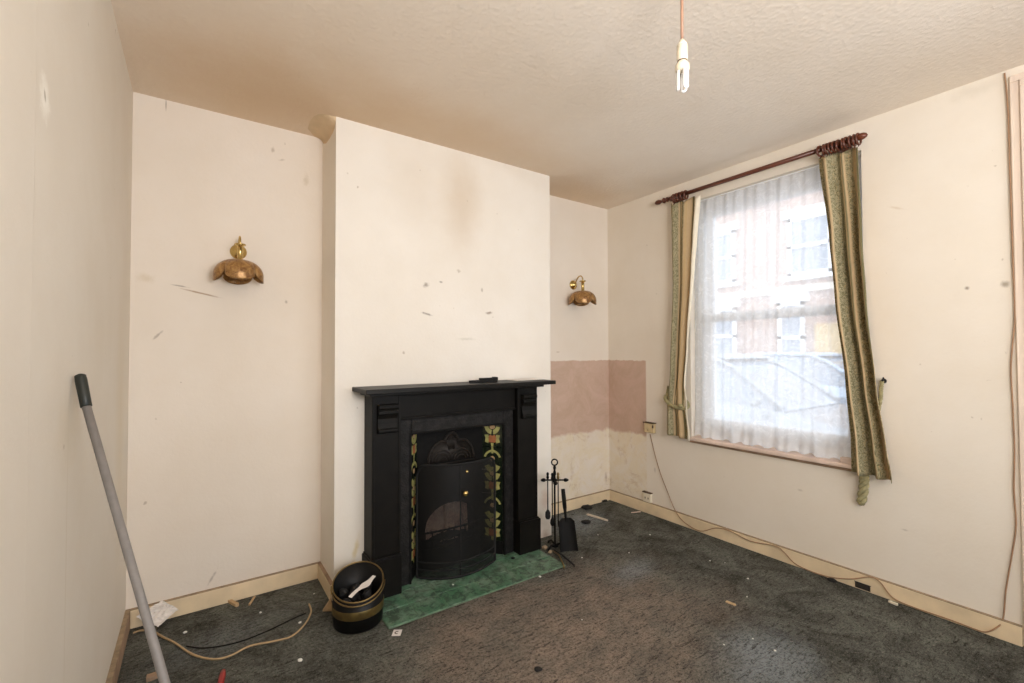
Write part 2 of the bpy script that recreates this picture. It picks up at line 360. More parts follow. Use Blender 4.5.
# ------------------------------------------------------------------ mesh helpers
class MB:
    def __init__(s): s.v = []; s.f = []; s.mi = []; s.uv = {}; s.mats = None
    def add(s, vs, fs, mi=0):
        o = len(s.v); s.v += [tuple(x) for x in vs]
        for f in fs: s.f.append(tuple(i+o for i in f)); s.mi.append(mi)
        return o
    def box(s, lo, hi, mi=0, rot=None, pivot=None):
        x0, y0, z0 = lo; x1, y1, z1 = hi
        vs = [Vector(p) for p in ((x0,y0,z0),(x1,y0,z0),(x1,y1,z0),(x0,y1,z0),(x0,y0,z1),(x1,y0,z1),(x1,y1,z1),(x0,y1,z1))]
        if rot is not None:
            c = Vector(pivot) if pivot else sum(vs, Vector())/8
            vs = [c + rot @ (p-c) for p in vs]
        s.add(vs, [(0,3,2,1),(4,5,6,7),(0,1,5,4),(1,2,6,5),(2,3,7,6),(3,0,4,7)], mi); return s
    def lathe(s, prof, origin=(0,0,0), axis=(0,0,1), seg=24, mi=0, mod=None):
        ax = Vector(axis).normalized(); e1 = ax.orthogonal().normalized(); e2 = ax.cross(e1); o = Vector(origin)
        vs, fs = [], []; n = len(prof)
        for i in range(seg):
            a = 2*math.pi*i/seg
            for (r, h) in prof: vs.append(o + ax*h + (e1*math.cos(a)+e2*math.sin(a))*r)
        for i in range(seg):
            j = (i+1) % seg
            for k in range(n-1): fs.append((i*n+k, j*n+k, j*n+k+1, i*n+k+1))
        if prof[0][0] > 1e-6: fs.append(tuple(i*n for i in reversed(range(seg))))
        if prof[-1][0] > 1e-6: fs.append(tuple(i*n+n-1 for i in range(seg)))
        s.add(vs, fs, mi); return s
    def tube(s, pts, r, seg=8, mi=0, closed=False):
        P = [Vector(p) for p in pts]; n = len(P); rs = r if isinstance(r, (list, tuple)) else [r]*n
        T = []
        for i in range(n):
            a = P[(i-1) % n] if (closed or i > 0) else P[i]; c = P[(i+1) % n] if (closed or i < n-1) else P[i]
            T.append((c-a).normalized())
        e = T[0].orthogonal().normalized(); vs = []
        for i in range(n):
            e = (e - T[i]*e.dot(T[i])).normalized(); f = T[i].cross(e)
            for k in range(seg):
                a = 2*math.pi*k/seg; vs.append(P[i] + (e*math.cos(a)+f*math.sin(a))*rs[i])
        fs = []
        for i in range(n if closed else n-1):
            j = (i+1) % n
            for k in range(seg):
                m = (k+1) % seg; fs.append((i*seg+k, i*seg+m, j*seg+m, j*seg+k))
        if not closed: fs.append(tuple(reversed(range(seg)))); fs.append(tuple((n-1)*seg+k for k in range(seg)))
        s.add(vs, fs, mi); return s
    def prism(s, poly, a, b, frame, mi=0):
        """poly (p,q) swept from a to b; frame(p,q,t)->xyz"""
        n = len(poly)
        vs = [frame(p, q, a) for p, q in poly] + [frame(p, q, b) for p, q in poly]
        fs = [tuple(range(n)), tuple(reversed(range(n, 2*n)))] + [(i, i+n, (i+1) % n+n, (i+1) % n) for i in range(n)]
        s.add(vs, fs, mi); return s
    def sheet(s, fn, nu, nv, mi=0, uvf=None):
        vs = [fn(i/nu, j/nv) for j in range(nv+1) for i in range(nu+1)]
        fs = [(j*(nu+1)+i, j*(nu+1)+i+1, (j+1)*(nu+1)+i+1, (j+1)*(nu+1)+i) for j in range(nv) for i in range(nu)]
        o = s.add(vs, fs, mi)
        for j in range(nv+1):
            for i in range(nu+1):
                s.uv[o+j*(nu+1)+i] = uvf(i/nu, j/nv) if uvf else (i/nu, j/nv)
        return s
    def build(s, name, mat, parent=None, smooth=False, bevel=0, solid=0, origin=None, subsurf=0, bseg=2):
        me = bpy.data.meshes.new(name)
        vs = s.v
        o = bpy.data.objects.new(name, me)
        if parent is not None:
            pl = parent_world(parent)
            vs = [tuple(Vector(p)-pl) for p in vs]
        elif origin is not None:
            vs = [tuple(Vector(p)-Vector(origin)) for p in vs]; o.location = origin
        me.from_pydata(vs, [], s.f)
        for m in (mat if isinstance(mat, (list, tuple)) else [mat]): me.materials.append(m)
        for p, i in zip(me.polygons, s.mi): p.material_index = i; p.use_smooth = smooth
        if s.uv:
            l = me.uv_layers.new(name='UVMap')
            for lp in me.loops: l.data[lp.index].uv = s.uv.get(lp.vertex_index, (0, 0))
        me.update(); C.objects.link(o)
        if not s.uv:
            import bmesh
            bm = bmesh.new(); bm.from_mesh(me); bmesh.ops.recalc_face_normals(bm, faces=bm.faces); bm.to_mesh(me); bm.free()
        if parent is not None: o.parent = parent
        if bevel:
            b = o.modifiers.new('bevel', 'BEVEL'); b.width = bevel; b.segments = bseg; b.limit_method = 'ANGLE'; b.angle_limit = R(40)
        if solid:
            k = o.modifiers.new('thick', 'SOLIDIFY'); k.thickness = solid; k.offset = 0
        if subsurf:
            k = o.modifiers.new('sub', 'SUBSURF'); k.levels = subsurf; k.render_levels = subsurf
        if smooth and bevel: pass
        return o
def parent_world(o):
    p = Vector((0, 0, 0))
    while o is not None: p += o.location; o = o.parent
    return p
def tag(o, label, cat, group=None, kind=None):
    if label: o['label'] = label
    if cat: o['category'] = cat
    if group: o['group'] = group
    if kind: o['kind'] = kind
    return o
def thing(name, loc, label, cat, group=None):
    o = bpy.data.objects.new(name, None); o.empty_display_size = .05; C.objects.link(o); o.location = loc
    return tag(o, label, cat, group)
def struct(o): o['kind'] = 'structure'; return o
def kids(o): return [c for c in bpy.data.objects if c.parent == o]
def copy_tree(o, parent=None):
    c = o.copy(); C.objects.link(c)
    if parent is not None: c.parent = parent
    for ch in kids(o):
        if ch.name != c.name: copy_tree(ch, c)
    return c
def spline(pts, n=8):
    P = [Vector(p) for p in pts]; out = []
    for i in range(len(P)-1):
        p0 = P[max(i-1, 0)]; p1 = P[i]; p2 = P[i+1]; p3 = P[min(i+2, len(P)-1)]
        for k in range(n):
            t = k/n
            out.append(.5*((2*p1)+(-p0+p2)*t+(2*p0-5*p1+4*p2-p3)*t*t+(-p0+3*p1-3*p2+p3)*t**3))
    out.append(P[-1]); return out
def keyed(tab, z):
    tab = sorted(tab)
    if z <= tab[0][0]: return tab[0][1]
    for (a, x), (b, y) in zip(tab, tab[1:]):
        if z <= b:
            t = (z-a)/(b-a); t = t*t*(3-2*t)*.5 + t*.5
            return x+(y-x)*t
    return tab[-1][1]

# ------------------------------------------------------------------ room shell
struct(MB().box((-.15, YR-.15, -.12), (W+.30, .15, 0)).build('floor', M['carpet']))
struct(MB().box((-.15, YR-.15, H), (W+.30, .15, H+.12)).build('ceiling', M['ceiling']))
struct(MB().box((-.15, YR-.15, 0), (0, .15, H)).build('wall_left', M['wall_left']))
struct(MB().box((0, 0, 0), (W, .15, H)).build('wall_back', M['wall_back']))
wr = MB()
T = .30
y0, y1, z0, z1 = WO; dy0, dy1, dz0, dz1 = DO
wr.box((W, y1, 0), (W+T, .15, H)); wr.box((W, y0, 0), (W+T, y1, z0)); wr.box((W, y0, z1), (W+T, y1, H))
wr.box((W, dy1, 0), (W+T, y0, H)); wr.box((W, dy0, dz1), (W+T, dy1, H)); wr.box((W, YR-.15, 0), (W+T, dy0, H))
struct(wr.build('wall_right', M['wall_right']))
RO = (.55, 2.75, .55, 2.30)
wb = MB()
wb.box((0, YR-.15, 0), (RO[0], YR, H)); wb.box((RO[1], YR-.15, 0), (W, YR, H)); wb.box((RO[0], YR-.15, 0), (RO[1], YR, RO[2])); wb.box((RO[0], YR-.15, RO[3]), (RO[1], YR, H))
struct(wb.build('wall_rear', M['wall_rear']))
# chimney breast: hollow at the fire opening, small cove where its side meets the ceiling
ch = MB()
FO = (1.20, 1.80, 0.0, .86)
ch.box((CX0, YC, 0), (FO[0], 0, H)); ch.box((FO[1], YC, 0), (CX1, 0, H)); ch.box((FO[0], YC, FO[3]), (FO[1], 0, H))
ch.box((FO[0], -.03, 0), (FO[1], 0, FO[3]))
struct(ch.build('wall_chimney', M['wall_chimney']))
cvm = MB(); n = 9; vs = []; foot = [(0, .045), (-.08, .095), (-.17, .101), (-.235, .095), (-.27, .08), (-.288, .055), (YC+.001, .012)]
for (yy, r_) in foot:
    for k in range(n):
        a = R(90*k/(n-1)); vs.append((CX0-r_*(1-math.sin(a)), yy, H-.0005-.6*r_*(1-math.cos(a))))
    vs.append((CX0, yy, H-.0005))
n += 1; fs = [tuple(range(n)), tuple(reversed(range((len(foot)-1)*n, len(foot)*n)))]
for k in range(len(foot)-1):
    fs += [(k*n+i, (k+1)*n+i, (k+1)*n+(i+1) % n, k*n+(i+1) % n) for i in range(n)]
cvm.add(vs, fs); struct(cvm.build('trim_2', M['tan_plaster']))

# baseboards (board + dirty top ledge)
def board(name, segs, mat, ledge):
    m = MB()
    for lo, hi in segs: m.box(lo, (hi[0], hi[1], hi[2]-.0045), 0); m.box((lo[0], lo[1], hi[2]-.0045), hi, 1)
    return struct(m.build(name, [mat, ledge], bevel=.002))
bt = .018
board('baseboard_back', [((bt, -bt, 0), (CX0-bt, 0, SK)), ((CX1, -bt, 0), (W-bt, 0, SK))], M['skirting'], M['skirting_dirt'])
board('baseboard_left', [((0, YR, 0), (bt, 0, SK))], M['bare_wood'], M['skirting_dirt'])
board('baseboard_right', [((W-bt, dy1+.09, 0), (W, 0, SK)), ((W-bt, YR, 0), (W, dy0-.09, SK))], M['skirting'], M['skirting_dirt'])
board('baseboard_chimney', [((CX0-bt, YC, 0), (CX0, 0, SK))], M['skirting'], M['bare_wood'])
board('baseboard_rear', [((bt, YR, 0), (W-bt, YR+bt, SK))], M['skirting'], M['skirting_dirt'])
# cream packing strip down the corner by the window wall
# ------------------------------------------------------------------ window in the street wall
win = struct(thing('window_1', (W+.10, (y0+y1)/2, z0), None, None))
FX0, FX1 = W+.095, W+.155
def frame_rect(m, ya, yb, za, zb, t, xa, xb):
    m.box((xa, ya, za), (xb, ya+t, zb)); m.box((xa, yb-t, za), (xb, yb, zb)); m.box((xa, ya+t, za), (xb, yb-t, za+t)); m.box((xa, ya+t, zb-t), (xb, yb-t, zb))
m = MB(); frame_rect(m, y0, y1, z0+.025, z1, .06, FX0, FX1); m.build('window_frame', M['upvc'], win, bevel=.006)
TR = 1.47
m = MB(); frame_rect(m, y0+.058, y1-.058, TR-.02, z1-.058, .055, FX0+.012, FX1+.004); m.build('upper_sash', M['upvc'], win, bevel=.006)
m = MB(); frame_rect(m, y0+.058, y1-.058, z0+.083, TR+.03, .055, FX0-.012, FX1-.02); m.build('lower_sash', M['upvc'], win, bevel=.006)
MB().box((FX0+.03, y0+.1, TR+.02), (FX0+.036, y1-.1, z1-.1)).build('pane', M['glass'], win)
MB().box((FX0+.01, y0+.1, z0+.12), (FX0+.016, y1-.1, TR-.01)).build('pane', M['glass'], win)
m = MB(); m.box((W-.034, y0-.01, z0-.012), (W+.10, y1+.0, z0+.012)); struct(m.build('window_sill', M['sill'], bevel=.006))
m = MB(); m.box((W-.010, y0-.02, z0-.030), (W+.0, y1+.02, z0-.012)); struct(m.build('trim_1', M['bare_wood'], bevel=.003))
# added rear window, unseen behind the camera, made large for more daylight
w2 = struct(thing('window_2', ((RO[0]+RO[1])/2, YR-.07, RO[2]), None, None))
m = MB(); t = .06
for xa, xb in ((RO[0], RO[0]+t), (RO[1]-t, RO[1]), ((RO[0]+RO[1])/2-t/2, (RO[0]+RO[1])/2+t/2)): m.box((xa, YR-.11, RO[2]), (xb, YR-.05, RO[3]))
m.box((RO[0], YR-.11, RO[2]), (RO[1], YR-.05, RO[2]+t)); m.box((RO[0], YR-.11, RO[3]-t), (RO[1], YR-.05, RO[3]))
m.build('window_frame', M['upvc'], w2)
MB().box((RO[0]+t, YR-.085, RO[2]+t), ((RO[0]+RO[1])/2-t/2, YR-.08, RO[3]-t)).build('pane', M['glass'], w2)
MB().box(((RO[0]+RO[1])/2+t/2, YR-.085, RO[2]+t), (RO[1]-t, YR-.08, RO[3]-t)).build('pane', M['glass'], w2)
# door beside the window
dr = struct(thing('door_1', (W, (dy0+dy1)/2, 0), None, None))
m = MB()
for (a, b_, h) in ((dy1-.03, dy1+.085, 0), ):
    m.box((W-.012, dy1+.055, 0), (W+.002, dy1+.085, dz1+.055)); m.box((W-.022, dy1+.028, 0), (W+.002, dy1+.055, dz1+.028)); m.box((W-.016, dy1, 0), (W+.002, dy1+.028, dz1))
    m.box((W-.012, dy0-.085, 0), (W+.002, dy0-.055, dz1+.055)); m.box((W-.022, dy0-.055, 0), (W+.002, dy0-.028, dz1+.028)); m.box((W-.016, dy0-.028, 0), (W+.002, dy0, dz1))
    m.box((W-.012, dy0-.085, dz1+.055), (W+.002, dy1+.085, dz1+.085)); m.box((W-.022, dy0-.055, dz1+.028), (W+.002, dy1+.055, dz1+.055)); m.box((W-.016, dy0-.028, dz1), (W+.002, dy1+.028, dz1+.028))
m.build('architrave', M['architrave'], dr, bevel=.003)
m = MB(); m.box((W+.0, dy0, 0), (W+.12, dy0+.03, dz1)); m.box((W, dy1-.03, 0), (W+.12, dy1, dz1)); m.box((W, dy0, dz1-.03), (W+.12, dy1, dz1)); m.build('door_lining', M['architrave'], dr, bevel=.003)
m = MB(); m.box((W+.06, dy0+.032, .006), (W+.10, dy1-.032, dz1-.032))
for (za, zb) in ((.25, 1.0), (1.15, 2.1)):
    for (ya, yb) in ((dy0+.13, (dy0+dy1)/2-.05), ((dy0+dy1)/2+.05, dy1-.13)): m.box((W+.052, ya, za), (W+.062, yb, zb))
lf = m.build('door_leaf', M['door_brown'], dr, bevel=.004)
MB().lathe([(0, 0), (.012, 0), (.012, .03), (.027, .04), (.027, .06), (.015, .07), (0, .07)], (W+.06, dy1-.09, 1.02), (-1, 0, 0)).build('door_knob', M['brass'], lf, smooth=True)

# ------------------------------------------------------------------ fireplace surround
LX, RX, JW = .978, 2.021, .150
YS = YC-.0005
hz = .0092
fp = thing('fireplace_surround', (1.50, YS, hz), 'black painted wooden fireplace surround with wide mantelshelf and scrolled brackets', 'fireplace')
SB, ST = 1.040, 1.063
m = MB(); m.box((.914, YS-.24, SB), (2.084, YS, ST)); m.box((.955, YS-.17, SB-.018), (2.045, YS, SB)); m.build('mantelshelf', M['black_shelf'], fp, bevel=.003)
for k, xa in enumerate((LX, RX-JW)):
    m = MB(); m.box((xa, YS-.126, hz+.20), (xa+JW, YS, SB-.018)); m.box((xa, YS-.13, hz+.20), (xa+.014, YS-.126, SB-.018)); m.box((xa+JW-.014, YS-.13, hz+.20), (xa+JW, YS-.126, SB-.018)); m.build('pilaster', M['black_paint'], fp, bevel=.004)
    m = MB(); el, er = (.012, 0) if k == 0 else (0, .012); m.box((xa-el, YS-.148, hz), (xa+JW+er, YS, hz+.192)); m.box((xa-el/2, YS-.14, hz+.192), (xa+JW+er/2, YS, hz+.20)); m.build('plinth_block', M['black_paint'], fp, bevel=.004)
    prof = [(0, .978), (.030, .978), (.034, .970), (.034, .958), (.024, .950), (.030, .944), (.030, .930), (.020, .924), (.012, .905), (.013, .880), (.020, .858), (.027, .850), (.027, .838), (.012, .832), (0, .830)]
    m = MB(); m.prism(prof, xa+.024, xa+JW-.024, lambda p, q, t: (t, YS-.13-p, q)); m.build('corbel', M['black_paint'], fp, bevel=.002)
m = MB(); m.box((LX+JW, YS-.098, .893), (RX-JW, YS, SB-.018)); m.box((LX+JW, YS-.108, .885), (RX-JW, YS-.0, .899)); m.build('frieze', M['black_paint'], fp, bevel=.003)

# cast iron insert
IX0, IX1 = LX+JW+.002, RX-JW-.002
ins = thing('fireplace_insert', ((IX0+IX1)/2, YS, hz), 'cast iron fireplace insert with patterned tile panels inside the black surround', 'fireplace insert')
YI = YS-.085
BW = .074
IT = .8845
m = MB(); m.box((IX0, YI, hz), (IX0+BW, YS-.001, IT)); m.box((IX1-BW, YI, hz), (IX1, YS-.001, IT)); m.box((IX0+BW, YI, IT-.085), (IX1-BW, YS-.001, IT))
m.build('iron_frame', M['iron_relief'], ins, bevel=.006)
m = MB(); e = .012
m.box((IX0+BW-e, YI-.006, hz+.0), (IX0+BW, YI, IT-.085)); m.box((IX1-BW, YI-.006, hz), (IX1-BW+e, YI, IT-.085)); m.box((IX0+BW-e, YI-.006, IT-.085), (IX1-BW+e, YI, IT-.085+e)); m.build('frame_bead', M['cast_iron'], ins, bevel=.003)
# splayed tile panels: five tiles a side
SPX, SPY = .080, .10
tz0, tz1 = .088, IT-.085
TH = (tz1-tz0)/5
def quarter(cx, cy, r0, r1, a0, a1, n=10):
    return [(cx+r1*math.cos(R(a0+(a1-a0)*k/n)), cy+r1*math.sin(R(a0+(a1-a0)*k/n))) for k in range(n+1)] + [(cx+r0*math.cos(R(a1+(a0-a1)*k/n)), cy+r0*math.sin(R(a1+(a0-a1)*k/n))) for k in range(n+1)]
def disc(cx, cy, rx, ry, n=16): return [(cx+rx*math.cos(2*math.pi*k/n), cy+ry*math.sin(2*math.pi*k/n)) for k in range(n)]
motifA = [(1, quarter(.5, .93, .20, .40, 190, 262)), (1, quarter(.5, .93, .20, .40, 278, 350)), (3, disc(.5, .86, .14, .10)),
          (1, [(.12, .20), (.30, .14), (.34, .34), (.30, .52), (.10, .50), (.16, .36)]), (1, [(.88, .20), (.70, .14), (.66, .34), (.70, .52), (.90, .50), (.84, .36)]),
          (2, [(.34, .18), (.66, .18), (.72, .38), (.62, .52), (.5, .47), (.38, .52), (.28, .38)]), (1, [(.45, .0), (.55, .0), (.57, .16), (.43, .16)])]
motifB = [(1, [(.45, .72), (.55, .72), (.55, 1.), (.45, 1.)]), (1, quarter(.5, .42, .36, .46, 20, 160)), (3, disc(.5, .50, .12, .10)),
          (1, quarter(.5, .30, .18, .42, 200, 264)), (1, quarter(.5, .30, .18, .42, 276, 340)), (1, [(.45, .0), (.55, .0), (.53, .14), (.47, .14)])]
for side in (0, 1):
    if side == 0: A = Vector((IX0+BW, YI+.014, 0)); B = Vector((IX0+BW+SPX, YI+.014+SPY, 0))
    else: A = Vector((IX1-BW-SPX, YI+.014+SPY, 0)); B = Vector((IX1-BW, YI+.014, 0))
    d = (B-A); nrm = Vector((d.y, -d.x, 0)).normalized()
    if nrm.y > 0: nrm = -nrm
    for k in range(5):
        zb = tz0+TH*k; g = .0015
        fr = lambda p, q, t: A + d*p + Vector((0, 0, zb+g+(TH-2*g)*q)) + nrm*t
        m = MB(); m.prism([(0, 0), (1, 0), (1, 1), (0, 1)], -.010, 0, fr, 0)
        for mi, poly in (motifA if k % 2 == 0 else motifB): m.prism(poly, -.001, .0012, fr, mi)
        m.build('tile', [M['tile_dark'], M['tile_yellow'], M['tile_orange'], M['tile_cream']], ins)
    m = MB(); fr = lambda p, q, t: A + d*p + Vector((0, 0, q)) + nrm*t
    m.prism([(0, hz), (1, hz), (1, tz0-.001), (0, tz0-.001)], -.010, .002, fr); m.build('tile_kick_plate', M['cast_iron'], ins)
# hood plate with arched opening
HX0, HX1 = IX0+BW+SPX, IX1-BW-SPX
YH = YI+.014+SPY
hc = (HX0+HX1)/2; ar = .165; az = .23
arch = [(hc-ar, az)] + [(hc+ar*math.cos(R(180-180*k/20)), az+.125*math.sin(R(180-180*k/20))) for k in range(1, 20)] + [(hc+ar, az)]
m = MB(); pts = []
m.box((HX0, YH, hz), (hc-ar, YH+.02, IT-.086)); m.box((hc+ar, YH, hz), (HX1, YH+.02, IT-.086))
poly = [(hc-ar, IT-.086)] + [(x, z) for x, z in arch] + [(hc+ar, IT-.086)]
for (xa, za), (xb, zb) in zip(arch, arch[1:]):
    m.prism([(xa, za), (xb, zb), (xb, IT-.086), (xa, IT-.086)], YH, YH+.02, lambda p, q, t: (p, t, q))
hood = m.build('hood_plate', M['cast_iron'], ins)
# raised trefoil ornament
m = MB()
cz = .600; k_ = .148
def arcpts(cx, c2, rx, ry, a0, a1, n=14): return [(cx+rx*math.cos(R(a0+(a1-a0)*i/n)), YH-.004, c2+ry*math.sin(R(a0+(a1-a0)*i/n))) for i in range(n+1)]
tre = arcpts(hc-.062, cz, .086, .118, 180, 72) + arcpts(hc, cz+.112, .044, .052, 175, 5) + arcpts(hc+.062, cz, .086, .118, 108, 0)
m.tube(tre, .008, 8)
shell = [(p.x, p.z) for p in [Vector(q) for q in tre]]
m.prism(shell, YH-.003, YH, lambda p, q, t: (p, t, q))
for sx in (-1, 1):
    for r_ in (.066, .046, .028): m.tube([(p[0], YH-.005, p[2]) for p in arcpts(hc+sx*.062, cz+.002, r_, r_*.95, 178, 2)], .0045, 6)
for a in range(40, 150, 14): m.tube([(hc+.02*math.cos(R(a)), YH-.004, cz+.05+.02*math.sin(R(a))), (hc+.045*math.cos(R(a)), YH-.004, cz+.085+.055*math.sin(R(a)))], [.003, .006], 6)
m.tube([(hc-.16, YH-.004, cz-.012), (hc+.16, YH-.004, cz-.012)], .005, 6)
o = m.build('shell_ornament', M['shell_iron'], ins, smooth=True)
# fire chamber
m = MB(); yb = -.032
m.box((hc-.20, YH+.021, hz), (hc-.185, yb, .52)); m.box((hc+.185, YH+.021, hz), (hc+.20, yb, .52)); m.box((hc-.20, YH+.021, .52), (hc+.20, yb, .535)); m.box((hc-.2, yb-.004, hz), (hc+.2, yb, .52)); m.build('fire_chamber', M['soot'], ins)
m = MB()
for sx in (-1, 1):
    cxx = hc+sx*.082
    prof = [(cxx-.079, .10), (cxx+.079, .10), (cxx+.079, .28)] + [(cxx+.079*math.cos(R(10+16*k)), .30+.07*math.sin(R(10+16*k))) for k in range(11)] + [(cxx-.079, .28)]
    m.prism(prof, yb-.165, yb-.08, lambda p, q, t: (p, t+.12*(q-.1), q))
m.build('fire_clay_back', M['firebrick'], ins, bevel=.012)
# basket grate with bars
m = MB()
def bow(z, depth, r, x=.19): return m.tube([(hc+x*math.cos(R(180-180*i/16)), YH-.004-depth*math.sin(R(180*i/16)), z) for i in range(17)], r, 6)
for z, dp in ((.215, .030), (.175, .040), (.135, .045), (.095, .045)): bow(z, dp, .006)
for i in range(1, 8):
    a = 180-180*i/8; m.tube([(hc+.19*math.cos(R(a)), YH-.004-.045*math.sin(R(a)), .09), (hc+.19*math.cos(R(a)), YH-.004-.03*math.sin(R(a)), .22)], .005, 6)
m.box((hc-.18, YH+.022, .085), (hc+.18, yb-.006, .098))
m.build('grate', M['cast_iron'], ins)
m = MB(); m.prism([(hc-.19, YH-.002)] + [(hc+.19*math.cos(R(180+180*i/14)), YH-.004+.05*math.sin(R(180+180*i/14))) for i in range(15)], hz, .125, lambda p, q, t: (p, q, t)); m.build('ashpan_cover', M['cast_iron'], ins, bevel=.006)
m = MB(); m.sheet(lambda u, v: Vector((hc-.178+.356*u, YH+.025+(yb-.155-YH-.025)*v, .105+.055*math.sin(math.pi*u)**.5*math.sin(math.pi*min(1, .15+v*.7))+.02*mnoise.noise(Vector((u*9, v*5, 2)))+.012*mnoise.noise(Vector((u*23, v*11, 5))))), 40, 14)
m.build('ash_bed', M['soot'], ins, smooth=True)
# ------------------------------------------------------------------ hearth
hth = thing('tiled_hearth', (1.5, -.5, 0), 'low hearth of dirty green glazed tiles in front of the fireplace', 'hearth')
hx0, hx1, hy0, hy1 = .972, 2.022, -.690, YC-.001
MB().box((hx0, hy0, 0), (hx1, hy1, .0050)).build('hearth_slab', M['hearth_grout'], hth, bevel=.001)
yedges = [hy0, hy0+.135, hy0+.265, hy1]
for r_ in range(3):
    nt = 7 if r_ != 1 else 6
    off = 0 if r_ != 1 else .075
    xs = [hx0] + [hx0+off+.15*k for k in range(1, 7)] + [hx1] if r_ != 1 else [hx0, hx0+.15, hx0+.30, hx0+.45, hx0+.60, hx0+.75, hx0+.90, hx1]
    for xa, xb in zip(xs, xs[1:]):
        if xb-xa < .02: continue
        g = .0022
        MB().box((xa+g, yedges[r_]+g, .0045), (xb-g, yedges[r_+1]-g, .0085+random.uniform(-.0006, .0004))).build('hearth_tile', M['hearth_tile'], hth, bevel=.002)

# ------------------------------------------------------------------ fire guard
gd = thing('fire_guard', (1.50, -.42, hz), 'bowed black mesh fire guard with round brass knob, standing on the green hearth', 'fire guard')
GA, GB, GC = Vector((1.250, -.345, 0)), Vector((1.42, -.565, 0)), Vector((1.707, -.420, 0))
def gp(u):
    a = GA.lerp(GB, u); b = GB.lerp(GC, u); return a.lerp(b, u)*.55 + ((1-u)**2*GA + 2*u*(1-u)*GB + u*u*GC)*.45
gz0, gz1 = hz+.008, .625
def gtop(u):
    e = min(u, 1-u); r_ = .10
    return gz1 - (0 if e > r_ else (1-math.sqrt(max(0, 1-((r_-e)/r_)**2)))*.055)
glen = .56
MBm = MB().sheet(lambda u, v: gp(u)+Vector((0, 0, gz0+(gtop(u)-gz0)*v)), 30, 12, uvf=lambda u, v: (u*glen/.0045, v*.61/.0045)); MBm.build('wire_mesh', M['wire'], gd)
m = MB(); ring = [gp(i/30)+Vector((0, 0, gtop(i/30))) for i in range(31)] + [gp(1-i/30)+Vector((0, 0, gz0)) for i in range(31)]
m.tube(ring, .007, 8, closed=True)
m.build('guard_frame', M['soot'], gd, smooth=True)
m = MB(); m.tube([gp(.5)+Vector((0, -.002, gz0)), gp(.5)+Vector((0, -.002, gz1))], .0035, 6)
for z in (.06, .10): m.tube([gp(i/24)+Vector((0, -.004, z)) for i in range(25)], .004, 6)
m.build('guard_stay', M['soot'], gd)
kb = gp(.52); MB().lathe([(0, 0), (.006, 0), (.006, .014), (.013, .020), (.016, .030), (.012, .038), (0, .041)], (kb.x+.01, kb.y, .470), (-.1, -1, 0)).build('brass_knob', M['brass'], gd, smooth=True)
MB().lathe([(0, 0), (.008, 0), (.009, .006), (.005, .010), (0, .011)], (kb.x+.03, kb.y, .580), (-.1, -1, 0), 16).build('rivet', M['brass'], gd, smooth=True)

# ------------------------------------------------------------------ things on the mantelshelf
m = MB(); c0_ = Vector((1.625, YS-.125, ST+.0003)); ang = R(-6)
def mt(p, q, t): 
    v = Vector((p, q, 0)); v.rotate(Matrix.Rotation(ang, 3, 'Z')); return c0_ + v + Vector((0, 0, t))
m.prism([(-.085, -.012), (-.035, -.022), (.085, -.024), (.09, 0), (.085, .024), (-.035, .022), (-.085, .012)], 0, .014, mt)
m.prism([(-.02, -.014), (.085, -.018), (.085, .018), (-.02, .014)], .012, .026, mt); m.prism([(.068, -.022), (.09, -.022), (.09, .022), (.068, .022)], .010, .030, mt)
tag(m.build('iron_damper_handle', M['rubber_black'], bevel=.003), 'flat black tapering iron piece lying on the mantelshelf', 'ironwork')
m = MB(); q0 = Vector((1.955, YS-.10, ST+.0004))
m.sheet(lambda u, v: q0+Vector(((u-.5)*.22, (v-.5)*.12, .003+.004*math.sin(u*3.1)*v)), 10, 6); tag(m.build('paper_sheet', M['paper'], solid=.0012), 'thin white paper sheet lying at the end of the mantelshelf', 'paper')

# ------------------------------------------------------------------ coal bucket
BC = Vector((.880, -.540, 0)); br = .113
bk = thing('coal_bucket', BC, 'black enamel coal bucket with brass band and slanting brass rim', 'bucket')
tilt_dir = Vector((-.35, -1, 0)).normalized()
def rimz(a):
    return .178 - .040*(math.cos(a)*tilt_dir.x+math.sin(a)*tilt_dir.y)
m = MB(); seg = 40; vs = []; rows = 7
for i in range(seg):
    a = 2*math.pi*i/seg; cx, sx = math.cos(a), math.sin(a); zt = rimz(a)
    prof = [(br*.93, 0), (br*.97, .008), (br*.985, .05), (br, zt), (br-.004, zt), (br*.96, .05), (br*.90, .014)]
    for (r_, z) in prof: vs.append((BC.x+cx*r_, BC.y+sx*r_, z))
fs = []
for i in range(seg):
    j = (i+1) % seg
    for k in range(rows-1): fs.append((i*rows+k, j*rows+k, j*rows+k+1, i*rows+k+1))
fs.append(tuple(i*rows for i in range(seg))); fs.append(tuple(i*rows+rows-1 for i in range(seg)))
m.add(vs, fs); m.build('bucket_body', M['black_enamel'], bk, smooth=True)
MB().tube([(BC.x+math.cos(2*math.pi*i/seg)*(br-.001), BC.y+math.sin(2*math.pi*i/seg)*(br-.001), rimz(2*math.pi*i/seg)+.002) for i in range(seg)], .0035, 8, closed=True).build('brass_rim', M['old_brass'], bk, smooth=True)
m = MB(); vs = []; fs = []
for i in range(seg):
    a = 2*math.pi*i/seg
    for (r_, z) in ((br*.990+.001, .060), (br*.992+.0025, .063), (br*.995+.0025, .094), (br*.997+.001, .097)): vs.append((BC.x+math.cos(a)*r_, BC.y+math.sin(a)*r_, z))
for i in range(seg):
    j = (i+1) % seg
    for k in range(3): fs.append((i*4+k, j*4+k, j*4+k+1, i*4+k+1))
m.add(vs, fs); m.build('brass_band', M['gold_band'], bk, smooth=True)
sd = Vector((-tilt_dir.y, tilt_dir.x, 0))
bail = []
